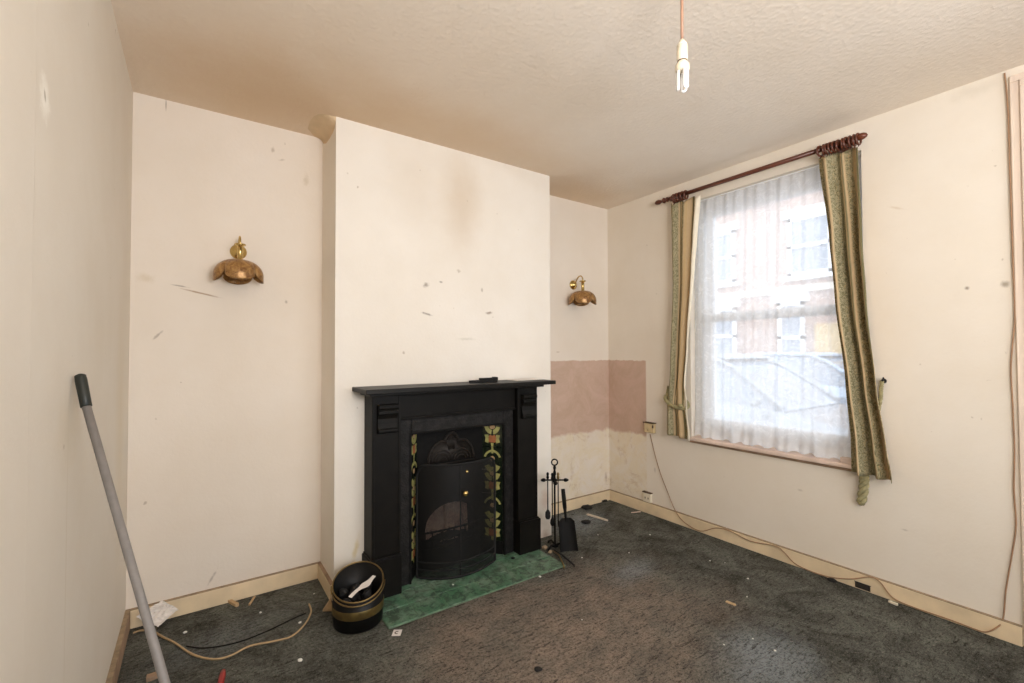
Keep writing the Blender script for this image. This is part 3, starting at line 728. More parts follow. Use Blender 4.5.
for i in range(21):
    a = math.pi*i/20; p = sd*math.cos(a)*(br+.005) + tilt_dir*math.sin(a)*(br+.006)
    zz = .172-.046*math.sin(a)
    bail.append((BC.x+p.x, BC.y+p.y, zz))
MB().tube(bail, .003, 8).build('bail_handle', M['old_brass'], bk, smooth=True)
def lump(name, c, r, mat, seed, flat=1.0, kind=None):
    import bmesh
    bm = bmesh.new(); bmesh.ops.create_icosphere(bm, subdivisions=2, radius=1)
    for v in bm.verts:
        n_ = mnoise.noise(v.co*1.6+Vector((seed*7.3, seed*3.1, 0)))
        n2 = mnoise.noise(v.co*3.4+Vector((seed*1.3, 0, seed*2.7)))
        v.co = v.co*(1+.35*n_+.15*n2); v.co.z *= flat
    lo = min(v.co.z for v in bm.verts)
    me = bpy.data.meshes.new(name)
    for v in bm.verts: v.co = v.co*r; 
    bm.to_mesh(me); bm.free(); me.materials.append(mat)
    o = bpy.data.objects.new(name, me); C.objects.link(o); o.location = c
    o.location.z -= lo*r*0
    return o, -lo*r
coal0 = None
cpos = [(0, 0, .052), (.056, .02, .05), (-.055, .028, .05), (.023, -.056, .05), (-.034, -.048, .05), (.02, .060, .055), (-.02, .005, .105), (.036, -.020, .103), (.0, .050, .112), (-.062, -.030, .100), (.054, .038, .108), (-.056, .045, .11)]
for i, (x, y, z) in enumerate(cpos):
    r_ = .027 if i < 6 else .025
    if coal0 is None:
        o, _ = lump('coal_lump', (BC.x+x, BC.y+y, z+.012), .027, M['coal'], 1, .85); coal0 = o
        tag(o, 'black lump of coal inside the coal bucket', 'coal', 'coal lumps in the bucket')
    else:
        o = coal0.copy(); C.objects.link(o); o.location = (BC.x+x, BC.y+y, z+.012); o.rotation_euler = (i*1.1, i*.7, i*2.3)
        o.scale = (1, .9, .95) if i < 6 else (.95, .9, .85)
m = MB(); pA = Vector((BC.x-.055, BC.y-.062, .150)); pB = Vector((BC.x+.078, BC.y+.012, .176)); dd = (pB-pA); nn = Vector((-dd.y, dd.x, 0)).normalized()
def strip(u, v):
    w = .010+.012*math.exp(-((u-.62)/.16)**2)
    return pA+dd*u+nn*((v-.5)*2*w)+Vector((0, 0, .004*math.sin(u*7)))
m.sheet(strip, 18, 3); tag(m.build('paper_strip', M['paper'], solid=.001), 'torn white paper strip lying across the coal bucket', 'paper')

# ------------------------------------------------------------------ companion set
sp = Vector((2.125, -.470, 0))
cs = thing('companion_stand', sp, 'black fireside companion stand with ring top and knobbed crossbars', 'companion set')
m = MB(); m.lathe([(0, .012), (.02, .012), (.022, .02), (.008, .03), (.006, .05), (.006, .40), (.010, .405), (.010, .415), (.014, .42), (.014, .435), (.008, .44), (.006, .455), (.010, .465), (.009, .478), (.006, .49), (.010, .505), (.006, .522), (0, .522)], sp, seg=14); m.build('pole', M['cast_iron'], cs, smooth=True)
for k in range(3):
    a = R(200+120*k); dv = Vector((math.cos(a), math.sin(a), 0))
    MB().tube([sp+dv*.012+Vector((0, 0, .025)), sp+dv*.045+Vector((0, 0, .034)), sp+dv*.075+Vector((0, 0, .018)), sp+dv*.085+Vector((0, 0, .006))], .006, 8).build('foot', M['cast_iron'], cs, smooth=True)
MB().tube([sp+Vector((rt0.x*.019*math.cos(2*math.pi*i/18), rt0.y*.019*math.cos(2*math.pi*i/18), .540+.019*math.sin(2*math.pi*i/18))) for i in range(18)], .0045, 8, closed=True).build('carrying_ring', M['cast_iron'], cs, smooth=True)
e1 = Vector((rt0.x, rt0.y, 0)); e2 = Vector((-rt0.y, rt0.x, 0))
for ax in (e1, e2):
    m = MB(); m.tube([sp-ax*.062+Vector((0, 0, .428)), sp+ax*.062+Vector((0, 0, .428))], .005, 8)
    for s_ in (-1, 1): m.lathe([(0, 0), (.007, 0), (.012, .008), (.010, .02), (.004, .03), (0, .031)], sp+ax*.058*s_+Vector((0, 0, .428)), ax*s_, 12)
    m.build('crossbar', M['cast_iron'], cs, smooth=True)
def tool(name, off, label, cat, ln, head):
    p = sp+off
    t = thing(name, (p.x, p.y, .43-ln), label, cat)
    top = .436
    m = MB(); m.tube([p+Vector((0, 0, top)), p+Vector((0, 0, .44-ln+.05))], .0035, 8)
    m.build('rod', M['cast_iron'], t, smooth=True)
    m = MB(); m.lathe([(0, 0), (.005, .002), (.009, .014), (.006, .028), (.009, .036), (.005, .046), (0, .048)], p+Vector((0, 0, top-.002)), seg=12); m.build('handle', M['old_brass'] if head == 'poker' else M['cast_iron'], t, smooth=True)
    zb = .44-ln
    if head == 'brush': m = MB(); m.lathe([(0, 0), (.012, 0), (.017, .012), (.016, .04), (.006, .056), (0, .057)], p+Vector((0, 0, zb)), seg=14); m.build('brush_head', M['rag'], t, smooth=True)
    elif head == 'spoon': m = MB(); m.lathe([(0, 0), (.010, .004), (.015, .02), (.012, .04), (.004, .055), (0, .056)], p+Vector((0, 0, zb)), seg=14); m.build('bowl', M['cast_iron'], t, smooth=True)
    elif head == 'poker': m = MB(); m.tube([p+Vector((0, 0, zb+.055)), p+Vector((0, 0, zb+.02)), p+Vector((.0, 0, zb))], [.0035, .005, .001], 8); m.build('tip', M['cast_iron'], t, smooth=True)
    return t
tool('hearth_brush', -e1*.045-e2*.014, 'black hearth brush hanging at the end of the companion stand crossbar', 'brush', .25, 'brush')
tool('ash_rake', -e1*.018-e2*.030, 'black ash rake hanging beside the brush on the companion stand', 'rake', .29, 'spoon')
tool('poker', e1*.020-e2*.020, 'thin black poker hanging on the companion stand beside the coal shovel', 'poker', .30, 'poker')
# coal shovel leaning on the stand
st_ = Vector((2.190, -.560, .003)); top_ = Vector((2.150, -.515, .375))
top_ = at(563, 489, 1, -.515); bot_ = at(569, 551, 1, -.575); bot_.z = max(bot_.z, .004)
sh = thing('coal_shovel', (bot_.x, bot_.y, 0), 'broad black coal shovel leaning upright against the companion stand', 'shovel')
axs = (top_-bot_).normalized(); side = axs.cross(Vector((fw.x, fw.y, 0)).normalized()).normalized(); side = (e1-axs*e1.dot(axs)).normalized(); nf = side.cross(axs)
if nf.dot(fw) > 0: nf = -nf
L = (top_-bot_).length
def shv(u, v):
    w = .055*(1-.10*v) if v < .90 else .055*(.91-(v-.90)*3.5)
    x = (u-.5)*2
    return bot_ + axs*(v*.53*L) + side*x*w + nf*(.016*abs(x)**3)
m = MB(); m.sheet(shv, 10, 10); m.build('blade', M['rubber_black'], sh, solid=.002)
MB().tube([bot_+axs*(.46*L)-nf*.004, bot_+axs*(.62*L)-nf*.004, bot_+axs*(.70*L)], [.007, .009, .012], 10).build('socket', M['rubber_black'], sh, smooth=True)
MB().tube([bot_+axs*(.68*L), bot_+axs*(.85*L), bot_+axs*L], [.012, .0135, .012], 12).build('handle', M['rubber_black'], sh, smooth=True)
# tongs lying on hearth end
ta, tb = at(547, 546, 2, .022), at(566, 566, 2, .004)
tg = thing('fire_tongs', (tb.x, tb.y, 0), 'rusty fire tongs lying across the corner of the green hearth', 'tongs')
ta = Vector((2.082, -.500, .006)); tb = Vector((1.985, -.715, .008)); tc = Vector((2.045, -.735, .008)); tm = Vector((2.048, -.60, .024))
MB().tube([ta, tm, tb+Vector((0, 0, .012)), tb], .005, 8).build('arm', M['old_brass'], tg, smooth=True)
MB().tube([ta+Vector((.012, 0, 0)), tm+Vector((.02, 0, -.002)), tc+Vector((0, 0, .008)), tc], .005, 8).build('arm', M['soot'], tg, smooth=True)

# ------------------------------------------------------------------ wall lights
lp = thing('wall_light', (.424, 0, 1.757), 'brass wall light with brown petal shade above the cable end of the wide alcove', 'wall light')
lp['label'] = 'brass wall light with brown petal shade on the alcove wall beside the leaning pole'
o0 = Vector((.424, 0, 1.757))
MB().lathe([(0, 0), (.038, 0), (.038, .004), (.034, .010), (.024, .014), (.020, .022), (.010, .028), (0, .029)], o0, (0, -1, 0), 24).build('backplate', M['brass'], lp, smooth=True)
arm = [o0+Vector((0, -.02, 0)), o0+Vector((0, -.035, .025)), o0+Vector((0, -.06, .055)), o0+Vector((0, -.09, .06)), o0+Vector((0, -.108, .04)), o0+Vector((0, -.11, .02))]
MB().tube(spline(arm, 6), .0048, 10).build('arm', M['brass'], lp, smooth=True)
hc_ = o0+Vector((0, -.11, 0))
MB().lathe([(0, .022), (.024, .020), (.026, .014), (.013, .010), (.0125, -.056), (.018, -.060), (.018, -.066), (0, -.067)], hc_, (0, 0, 1), 20).build('lampholder', M['brass'], lp, smooth=True)
m = MB(); sc0 = hc_+Vector((-.004, 0, -.061)); NU, NV = 72, 14
def shade(u, v):
    a = 2*math.pi*u + R(90)
    lobe = abs(math.cos(2*(a+R(90))))            # four petals
    lobe = lobe**.45
    t = v
    r_ = .016 + .090*math.sin(t*R(112))**.9*(.76+.24*lobe)
    z = -.072*(1-math.cos(t*R(112)))*(.62+.46*lobe)
    r_ += .006*max(0, t-.9)/.1
    return sc0 + Vector((math.cos(a)*r_, math.sin(a)*r_, z))
m.sheet(shade, NU, NV); m.build('petal_shade', M['shade'], lp, smooth=True, solid=.003)
MB().lathe([(0, -.062), (.012, -.062), (.012, -.075), (.017, -.092), (.012, -.108), (0, -.112)], hc_, (0, 0, 1), 16).build('bulb', M['tube_white'], lp, smooth=True)
l2 = copy_tree(lp); l2.location = (2.722, 0, 1.772); l2['label'] = 'brass wall light with amber petal shade above the bare pink plaster'

for c_ in kids(l2):
    if c_.name.startswith('petal_shade'):
        rzm = Matrix.Rotation(R(-38), 3, 'Z'); pv = Vector((-.004, -.11, 0)); c_.rotation_euler = (0, 0, R(-38)); c_.location = pv - rzm @ pv

# ------------------------------------------------------------------ pendant lamp
pc = Vector(at(682, 40, 1, -1.85)); PX, PY = pc.x, pc.y
pl = thing('pendant_light', (PX, PY, H), 'bare energy saving bulb hanging on a copper coloured flex from the ceiling', 'pendant light')
MB().lathe([(0, -.0), (.042, -.0), (.042, -.008), (.034, -.018), (.014, -.022), (0, -.022)], (PX, PY, H), (0, 0, 1)).build('ceiling_rose', M['plastic_cream'], pl, smooth=True)
zh = at(682, 40, 1, PY).z; z2 = at(682, 62, 1, PY).z; z3 = at(682, 71, 1, PY).z; z4 = at(682, 89, 1, PY).z
m = MB(); m.tube([(PX, PY, H-.02), (PX+.002, PY, (H+zh)/2), (PX, PY, zh)], .0048, 8); m.build('flex', M['flex_pendant'], pl, smooth=True)
hh = zh-z2
m = MB(); m.lathe([(0, 0), (.007, 0), (.012, -.010), (.0145, -.014), (.0145, -.018)], (PX, PY, zh)); m.lathe([(.013, -.018), (.0165, -.020), (.0165, -hh+.008), (.015, -hh+.004), (0, -hh+.004)], (PX, PY, zh)); m.build('lampholder', M['plastic_cream'], pl, smooth=True)
m = MB(); m.lathe([(0, .002), (.014, .002), (.0145, -.006), (.011, -.008), (.011, -.014), (0, -.014)], (PX, PY, z2+.008)); m.build('holder_skirt', M['dark_gap'], pl, smooth=True)
cf = MB(); cf.lathe([(0, .004), (.011, .004), (.014, 0), (.021, -.010), (.022, -.026), (.019, -.030), (0, -.030)], (PX, PY, z2)); bl = cf.build('bulb_base', M['plastic_cream'], pl, smooth=True)
zt = z2-.030
for k in range(3):
    a = R(20+120*k); ca, sa = math.cos(a), math.sin(a); p1 = Vector((PX+ca*.014, PY+sa*.014, 0)); tn = Vector((-sa, ca, 0))*.0058
    pts = [p1-tn+Vector((0, 0, zt+.002)), p1-tn+Vector((0, 0, z4+.008))] + [p1-tn*math.cos(R(180*i/8))+Vector((0, 0, z4+.006-.006*math.sin(R(180*i/8)))) for i in range(1, 8)] + [p1+tn+Vector((0, 0, z4+.008)), p1+tn+Vector((0, 0, zt+.002))]
    MB().tube(pts, .0048, 8).build('tube', M['tube_white'], bl, smooth=True)

# ------------------------------------------------------------------ curtain pole, rings, curtains
PXX = W-.08
pL = at(655, 203, 0, PXX); pR = at(868, 135, 0, PXX); PZ = (pL.z+pR.z)/2
pole = thing('curtain_pole', (PXX, (pL.y+pR.y)/2, PZ), 'mahogany curtain pole with turned finials above the window', 'curtain pole')
MB().tube([(PXX, pL.y-.10, PZ), (PXX, pR.y+.10, PZ)], .0135, 14).build('rod', M['mahogany'], pole, smooth=True)
for (yy, s_) in ((pL.y, 1), (pR.y, -1)):
    fin = [(.0135, -.115), (.017, -.112), (.017, -.104), (.0115, -.100), (.0115, -.094), (.016, -.088), (.021, -.080), (.016, -.071), (.010, -.066), (.009, -.058), (.012, -.050), (.018, -.036), (.0165, -.018), (.010, -.006), (0, 0)]
    MB().lathe(fin, (PXX, yy, PZ), (0, s_, 0), 20).build('finial', M['mahogany'], pole, smooth=True)
for yy in (pL.y-.135, pR.y+.125):
    m = MB(); m.lathe([(0, 0), (.032, 0), (.032, .008), (.018, .014), (.012, .02), (.012, .062), (.020, .068), (0, .069)], (W, yy, PZ), (-1, 0, 0), 18); m.build('bracket', M['mahogany'], pole, smooth=True)
ring0 = None
def rings(ys, label, grp):
    global ring0
    for i, yy in enumerate(ys):
        tl = random.uniform(-.25, .25)
        if ring0 is None:
            m = MB(); rr = .027
            m.tube([(rr*math.cos(2*math.pi*k/22), 0, rr*math.sin(2*math.pi*k/22)) for k in range(22)], .0055, 8, closed=True)
            m.tube([(0, 0, -rr-.004), (0, 0, -rr-.012)], .0025, 6)
            o = ring0 = m.build('curtain_ring', M['mahogany'], smooth=True)
        else:
            o = ring0.copy(); C.objects.link(o)
        o.location = (PXX, yy, PZ-.0085); o.rotation_euler = (0, 0, tl)
        tag(o, label, 'curtain ring', grp)
rR = [-1.640-.0175*i for i in range(11)]
rings(rR, 'mahogany curtain ring bunched above the long hanging curtain', 'rings above the long curtain')
rings([-.715-.024*i for i in range(5)], 'mahogany curtain ring bunched above the knotted short curtain', 'rings above the tied curtain')

CXp = W-.062
def edge(lst):
    t = []
    for (u, v) in lst:
        q = at(u, v, 0, CXp); t.append((q.z, q.y))
    return t
def curtain(name, L_, R_, zt, zbf, folds, rep, amp, label, phase, lin_from=None, pinch=None, uoff=0):
    m = MB(); nu, nv = 150, 80
    def fn(u, v):
        zb = zbf(u); z = zt + (zb-zt)*v
        a = keyed(L_, z); b = keyed(R_, z)
        k = u + .012*math.sin(2*math.pi*u*folds+1.3*math.sin(v*5)+phase)
        k += .07*mnoise.noise(Vector((u*2.6+phase*3, v*1.6, phase)))*math.sin(math.pi*u)
        y = a + (b-a)*k
        am = amp*(.55+.45*min(1, v*3))
        if pinch: am *= 1-.6*math.exp(-((z-pinch)/.07)**2)
        ph = 2*math.pi*folds*u+phase+.9*math.sin(v*3.1+phase)*u
        x = CXp + am*(math.sin(ph)*.75+.35*math.sin(ph*.47+2+v*1.5)) 
        x -= .010*v
        return Vector((min(x, W-.006), y, z + (.012*math.sin(ph) if v < .02 else 0)))
    m.sheet(fn, nu, nv, uvf=lambda u, v: (u*rep+uoff, v*2.0))
    if lin_from is not None:
        for i, f in enumerate(m.f):
            if (f[0] % (nu+1))/nu > lin_from: m.mi[i] = 1
    o = m.build(name, [M['damask'], M['lining']], smooth=True, solid=.003)
    return tag(o, label, 'curtain')
RL = edge([(817, 160), (827, 236), (833, 297), (845, 384), (851, 440), (852, 474)])
RR_ = edge([(860, 144), (866, 242), (871, 305), (880, 384), (890, 450), (895, 476)])
zR = at(840, 152, 0, CXp).z
curtain('curtain', RL, RR_, zR, lambda u: .612-.01*u, 2.6, 1.0, .046, 'long striped green and beige curtain hanging loose on the door side of the window', .6)
LL = edge([(670, 205), (671, 228), (673, 285), (670.6, 373), (667.5, 404), (667, 435)])
LR = edge([(701, 196), (698, 235), (696, 266), (691, 342), (688, 385), (689, 405), (693, 434)])
zL = at(685, 200, 0, CXp).z
curtain('curtain', LL, LR, zL, lambda u: .645-.02*u, 2.6, 1.0, .026, 'striped green and beige curtain gathered by a knotted cord on the fireplace side', 2.1, .76, pinch=at(680, 402, 0, CXp).z, uoff=.27)

# braided tiebacks
def braid(path, r, turns, sr=None):
    P = spline(path, 10); out = []
    for s_ in range(3):
        pts = []
        for i, p in enumerate(P):
            t = i/(len(P)-1); a = 2*math.pi*(turns*t+s_/3)
            T_ = (P[min(i+1, len(P)-1)]-P[max(i-1, 0)]).normalized(); e = T_.cross(Vector((1, .02, .03))).normalized(); f = T_.cross(e)
            k = r*(1 if t < .93 else (1-t)/.07*.8+.2)
            pts.append(p + e*math.cos(a)*k + f*math.sin(a)*k*.7)
        out.append(pts)
    return out
tz = at(680, 402, 0, CXp).z
ya, yb_ = at(667, 400, 0, CXp).y+.012, at(685, 403, 0, CXp).y-.006
m = MB(); ymid = (ya+yb_)/2; hw = (ya-yb_)/2
loop = [Vector((W-.05-.045*math.sin(a)*1.0-.0, ymid+hw*1.08*math.cos(a), tz-.028*math.sin(a)+.03*math.cos(a))) for a in [2*math.pi*i/40 for i in range(40)]]
for p in loop: p.x = min(p.x, W-.012)
m.tube(loop, .012, 10, closed=True); m.lathe([(0, -.018), (.012, -.012), (.016, 0), (.012, .012), (0, .018)], (W-.098, yb_+.018, tz-.022), (0, 1, .3), 12)
drop = [Vector((W-.014, ya+.010, tz+.10)), Vector((W-.018, ya+.016, tz+.05)), Vector((W-.03, ya+.012, tz))]
for pts in braid(drop, .006, 3): m.tube(pts, .006, 6)
tag(m.build('curtain_tieback', M['tieback'], smooth=True), 'knotted sage cord tieback round the gathered curtain', 'tieback')
hk = at(884, 381, 0, W); 
tbp = [hk+Vector((-.022, .002, .0)), hk+Vector((-.026, .006, -.05)), hk+Vector((-.024, .012, -.11)), Vector((W-.014, at(872, 440, 0, W).y, .78)), Vector((W-.018, at(866, 470, 0, W).y, .62)), at(864, 485, 0, W-.03), at(861, 504, 0, W-.03)]
m = MB()
for pts in braid(tbp[:4], .005, 5): m.tube(pts, .005, 8)
for pts in braid(tbp[3:], .013, 3): m.tube(pts, .0105, 8)
tag(m.build('curtain_tieback', M['tieback'], smooth=True), 'loose braided tieback dangling below the long curtain hem', 'tieback')
m = MB(); m.lathe([(0, 0), (.012, 0), (.012, .003), (.004, .005), (.003, .026), (0, .027)], hk, (-1, 0, 0), 12); m.tube([hk+Vector((-.024, 0, 0)), hk+Vector((-.034, -.004, .002)), hk+Vector((-.038, -.008, .014))], .003, 6); m.lathe([(0, -.006), (.006, 0), (0, .006)], hk+Vector((-.038, -.008, .016)), (0, 0, 1), 10)
tag(m.build('tieback_hook', M['soot'], smooth=True), 'small dark metal tieback hook on the wall beside the long curtain', 'hook')

# net curtain
m = MB(); NX = W+.022
nt, nb = z1-.012, z0+.016
def netf(u, v):
    y = y1-.012 + (y0+.01-(y1-.012))*u
    x = NX + .012*math.sin(u*38+1.2*math.sin(v*2.5))*(.5+.5*v) + .007*math.sin(u*91+v*4)
    if v > .93: x -= .010*(v-.93)/.07*(1+math.sin(u*23)*.6)
    z = nt + (nb-nt)*v + .006*math.sin(u*29)*v + (.010*math.sin(u*61) if v > .97 else 0)
    return Vector((x, y, max(z, z0+.0135)))
m.sheet(netf, 160, 60)
tag(m.build('net_curtain', M['net'], smooth=True), 'sheer white net curtain hanging across the window pane', 'net curtain')
MB2 = MB().tube([(NX, y0+.001, nt+.004), (NX, y1-.001, nt+.004)], .003, 6); tag(MB2.build('curtain_wire', M['upvc']), 'thin white wire holding up the net curtain', 'curtain wire')
sb = at(846, 456, 0, W-.02)
m = MB(); m.box((W-.03, sb.y-.03, z0+.0125), (W+.005, sb.y+.025, z0+.042)); tag(m.build('wood_block', M['sill'], bevel=.004), 'small pinkish wood block at the end of the window sill', 'wood block')

# ------------------------------------------------------------------ sockets and cables on the window wall
s1 = thing('junction_box', (W, -.435, .617), 'yellowed surface socket box below the edge of the pink plaster', 'socket')
MB().box((W-.030, -.478, .620), (W-.0005, -.390, .692)).build('box_body', M['plastic_old'], s1, bevel=.005)
m = MB(); m.box((W-.036, -.482, .692), (W-.0005, -.384, .699)); m.box((W-.0335, -.478, .66), (W-.030, -.466, .682)); m.build('dark_top_edge', M['dark_gap'], s1, bevel=.001)  # dark strips on the box top and front
MB().lathe([(0, 0), (.004, 0), (.004, .003), (0, .003)], (W-.030, -.425, .640), (-1, 0, 0), 10).build('screw', M['old_brass'], s1)
q = at(648.5, 496, 0, W)
s2 = thing('wall_socket', (W, q.y, .09), 'small white socket box low on the wall just above the baseboard', 'socket')
MB().box((W-.022, q.y-.036, .0865), (W-.0005, q.y+.036, .155)).build('box_body', M['plastic_cream'], s2, bevel=.004)
m = MB(); m.box((W-.027, q.y-.040, .155), (W-.0005, q.y+.040, .162)); m.build('dark_top_edge', M['dark_gap'], s2, bevel=.001)  # shadow gap along the box top, put in as a dark strip
m = MB(); 
for dx in (-.014, .014): MB().box((W-.0235, q.y+dx-.003, .11), (W-.0215, q.y+dx+.003, .124)).build('pin_slot', M['dark_gap'], s2)
def wpt(u, v, off): return at(u, v, 0, W-off)
path = [wpt(650, 434, .006), wpt(655, 455, .006), wpt(661, 475, .006), wpt(668, 493, .008), wpt(675, 510, .024), wpt(684, 522, .024), wpt(700, 531, .024), wpt(716, 528, .026), wpt(730, 531, .024), wpt(750, 541, .024), wpt(775, 546, .024), wpt(784, 552, .024), wpt(797, 565, .024), wpt(825, 576, .024), wpt(850, 579, .024), wpt(870, 577, .024), wpt(880, 582, .024), wpt(892, 597, .024), wpt(910, 606, .024), wpt(945, 618, .024), wpt(972, 628, .024), wpt(985, 632, .024), wpt(996, 628, .024), wpt(1003, 619, .010), wpt(1006, 590, .006), wpt(1012, 555, .006), wpt(1016, 525, .006), wpt(1014, 490, .006), wpt(1014.5, 450, .006), wpt(1012.5, 400, .006), wpt(1011, 370, .006), wpt(1012.5, 345, .008), wpt(1015, 315, .010), wpt(1013, 260, .010), wpt(1011, 200, .010), wpt(1009.5, 160, .010), wpt(1008.5, 120, .010), wpt(1006.5, 90, .010), wpt(1004.5, 73, .008)]
for p in path: p.z = max(p.z, .006)
tag(MB().tube(spline(path, 5), .0028, 6).build('cable', M['flex_pink'], smooth=True), 'thin brown cable running from the yellowed socket along the baseboard and up beside the door', 'cable')
# hole plates low in the baseboard
q = at(862.6, 587, 0, W-.02)
m = MB(); m.box((W-.0215, q.y-.033, q.z-.012), (W-.0185, q.y+.033, q.z+.016)); m.box((W-.023, q.y-.036, q.z+.016), (W-.0185, q.y+.036, q.z+.019))
tag(m.build('cable_outlet', M['charcoal_plastic'], bevel=.001), 'small dark rectangular outlet let into the baseboard under the window', 'outlet')

# cable on the floor of the wide alcove
pts = [(133, 633), (141, 630.5), (152, 631), (163, 637), (175, 643), (190, 653), (204, 658), (218, 659), (232, 655), (250, 646), (275, 641), (292, 636), (305, 624), (311, 612), (309, 604)]
tag(MB().tube(spline([at(u, v, 2, .006) for u, v in pts], 6), .0042, 6).build('cable', M['flex_brown'], smooth=True), 'beige cable curving over the carpet in the alcove behind the leaning pole', 'cable')
pts = [(186, 646), (205, 648), (235, 643), (265, 632), (290, 620), (306, 613)]
tag(MB().tube(spline([at(u, v, 2, .0035) for u, v in pts], 6), .0028, 6).build('cable', M['rubber_black'], smooth=True), 'thin black cable lying beside the beige cable on the carpet', 'cable')

# ------------------------------------------------------------------ leaning pole
A_ = Vector((.018, -1.19, 1.12)); A_ = at(86, 405, 0, .030); B_ = CAM + (fw + rt*((165-512)/F_PX) + up*((341.5-683)/F_PX))*1.0
base = A_ + (B_-A_)*(A_.z/(A_.z-B_.z)); dv = (A_-base).normalized()
tip = A_ + dv*.085
pole2 = thing('extension_pole', (base.x, base.y, 0), 'grey metal pole with dark green grip leaning against the side wall', 'pole')
tip.x = max(tip.x, .013)
MB().tube([base+dv*.012, base+dv*.6, A_], .009, 16).build('shaft', M['alu'], pole2, smooth=True)
k = (tip-A_)
MB().tube([A_-k*.06, A_-k*.05, A_+k*.3, A_+k*.80, A_+k*.94, A_+k*.98], [.0092, .0112, .0116, .0120, .011, .006], 16).build('grip', M['grip'], pole2, smooth=True)
MB().tube([base+Vector((0, 0, .002)), base+dv*.03], [.0115, .0105], 14).build('end_cap', M['grip'], pole2, smooth=True)

# ------------------------------------------------------------------ litter on the carpet
m = MB(); pc_ = [at(136, 621, 1, -.055), at(178, 605, 1, -.03)]
qa, qb, qc, qd = at(136, 617, 1, -.055), at(158, 627, 2, .022), at(178.5, 609, 1, -.05), at(162, 600, 1, -.03)
def pap(u, v):
    p = qa.lerp(qb, u).lerp(qd.lerp(qc, u), v)
    n_ = .016*mnoise.noise(Vector((u*4, v*4, 3.3)))+.009*mnoise.noise(Vector((u*9, v*9, 1.1)))
    p = p + Vector((0, -.7, .7))*n_
    return Vector((max(p.x, .024), min(p.y, -.024), max(p.z, .014)))
m.sheet(pap, 18, 14); tag(m.build('crumpled_paper', M['paper'], solid=.001), 'crumpled white paper sheet against the baseboard behind the leaning pole', 'paper')

chips = [(185, 633, 1.3), (260.5, 613, 1), (300, 623, 1.1), (300, 661, 1.5), (314, 594, .7), (650, 535, .9), (629, 553, .7), (582, 558, .8), (710, 561, .8), (748, 579, .9), (598, 535, .6), (747, 597, .6), (724, 645, .6), (753, 639, .6), (775, 651, .8), (725, 563, .5), (582, 620, .5)]
chip0 = None
for i, (u, v, s_) in enumerate(chips):
    p = at(u, v, 2, 0)
    if chip0 is None:
        o, h_ = lump('plaster_chip', p, .011, M['chip'], 4, .45); chip0 = o
    else:
        o = chip0.copy(); C.objects.link(o)
    s_ *= .62; o.location = (p.x, p.y, .0045*s_); o.rotation_euler = (0, 0, i*1.7); o.scale = (s_, s_*.8, s_)
    tag(o, 'small white plaster chip lying loose on the dark carpet', 'plaster chip', 'plaster chips on the carpet')
for (u, v, s_, lb) in ((453, 585, .5, 'tiny white crumb on the green hearth in front of the fire guard'), (540, 577, .7, 'white crumb on the front edge of the green hearth')):
    p = at(u, v, 2, .009); o = chip0.copy(); C.objects.link(o); o.name = 'hearth_crumb'; o.location = (p.x, p.y, 0.009+.004*s_); o.scale = (s_, s_, s_); tag(o, lb, 'crumb')
    for kx in ('group',):
        if kx in o: del o[kx]
def stick(name, a, b, w, h, mat, label, cat, bev=.001):
    a = at(*a, 2, 0); b = at(*b, 2, 0); d = (b-a); L_ = d.length; d.normalize(); n_ = Vector((-d.y, d.x, 0))
    m = MB(); f = lambda p, q, t: a + d*(p*L_) + n_*q*w + Vector((0, 0, t))
    m.prism([(0, -.4), (.3, -.5), (.95, -.42), (1, .1), (.9, .5), (.4, .42), (.04, .5)], .001, h, f)
    return tag(m.build(name, mat, bevel=bev), label, cat)
stick('wood_splinter', (191, 612), (200, 607), .02, .012, M['splinter'], 'pale wood splinter beside the crumpled paper', 'splinter')
stick('wood_splinter', (229, 602), (238, 607), .018, .014, M['splinter'], 'short brown wood splinter under the alcove baseboard, middle of three', 'splinter')
stick('wood_splinter', (249, 606), (255, 597), .010, .008, M['splinter'], 'thin pale wood splinter under the alcove baseboard, closest to the chimney breast', 'splinter')
m = MB(); wq = at(331, 612, 2, 0); m.prism([(-.035, 0), (.035, 0), (.02, .06)], -.008, .008, lambda p, q, t: (wq.x-.01+p*.6+t*.3, wq.y+.02+t-p*.4, .001+q)); tag(m.build('wood_wedge', M['splinter'], bevel=.001), 'pale wood wedge standing beside the coal bucket', 'wood wedge')
stick('white_lath', (587, 515), (608, 521.5), .016, .012, M['pale_wood'], 'whitish wood lath lying in the corner below the pink plaster', 'lath')
stick('wood_splinter', (631, 513), (641, 512), .012, .005, M['sill'], 'flat pinkish wood splinter lying near the low white socket', 'splinter')
stick('wood_splinter', (726, 602), (736, 606), .016, .007, M['splinter'], 'pale wood splinter lying alone in the open carpet', 'splinter')
stick('wood_splinter', (840, 578), (856, 585), .014, .008, M['splinter'], 'brown wood splinter along the baseboard beside the dark outlet', 'splinter')
stick('broken_bracket', (889, 602), (898, 606), .018, .009, M['plastic_cream'], 'broken cream plastic piece lying against the baseboard below the cable', 'plastic piece')
stick('dark_offcut', (146, 681), (160, 676), .03, .016, M['bare_wood'], 'dull brown wood offcut on the carpet beside the leaning pole', 'offcut')
ra, rb = at(221, 682, 2, .012), at(223.5, 671, 2, .010)
rdir = (rb-ra).normalized()
m = MB(); m.tube([ra-rdir*.05, ra-rdir*.04, ra+(rb-ra)*.6, rb], [.006, .011, .011, .008], 12); rh = thing('screwdriver', (ra.x, ra.y, 0), 'red handled screwdriver lying on the carpet near the beige cable', 'screwdriver'); m.build('handle', M['red'], rh, smooth=True)
MB().tube([ra-rdir*.05, ra-rdir*.15], .003, 8).build('blade', M['alu'], rh, smooth=True)
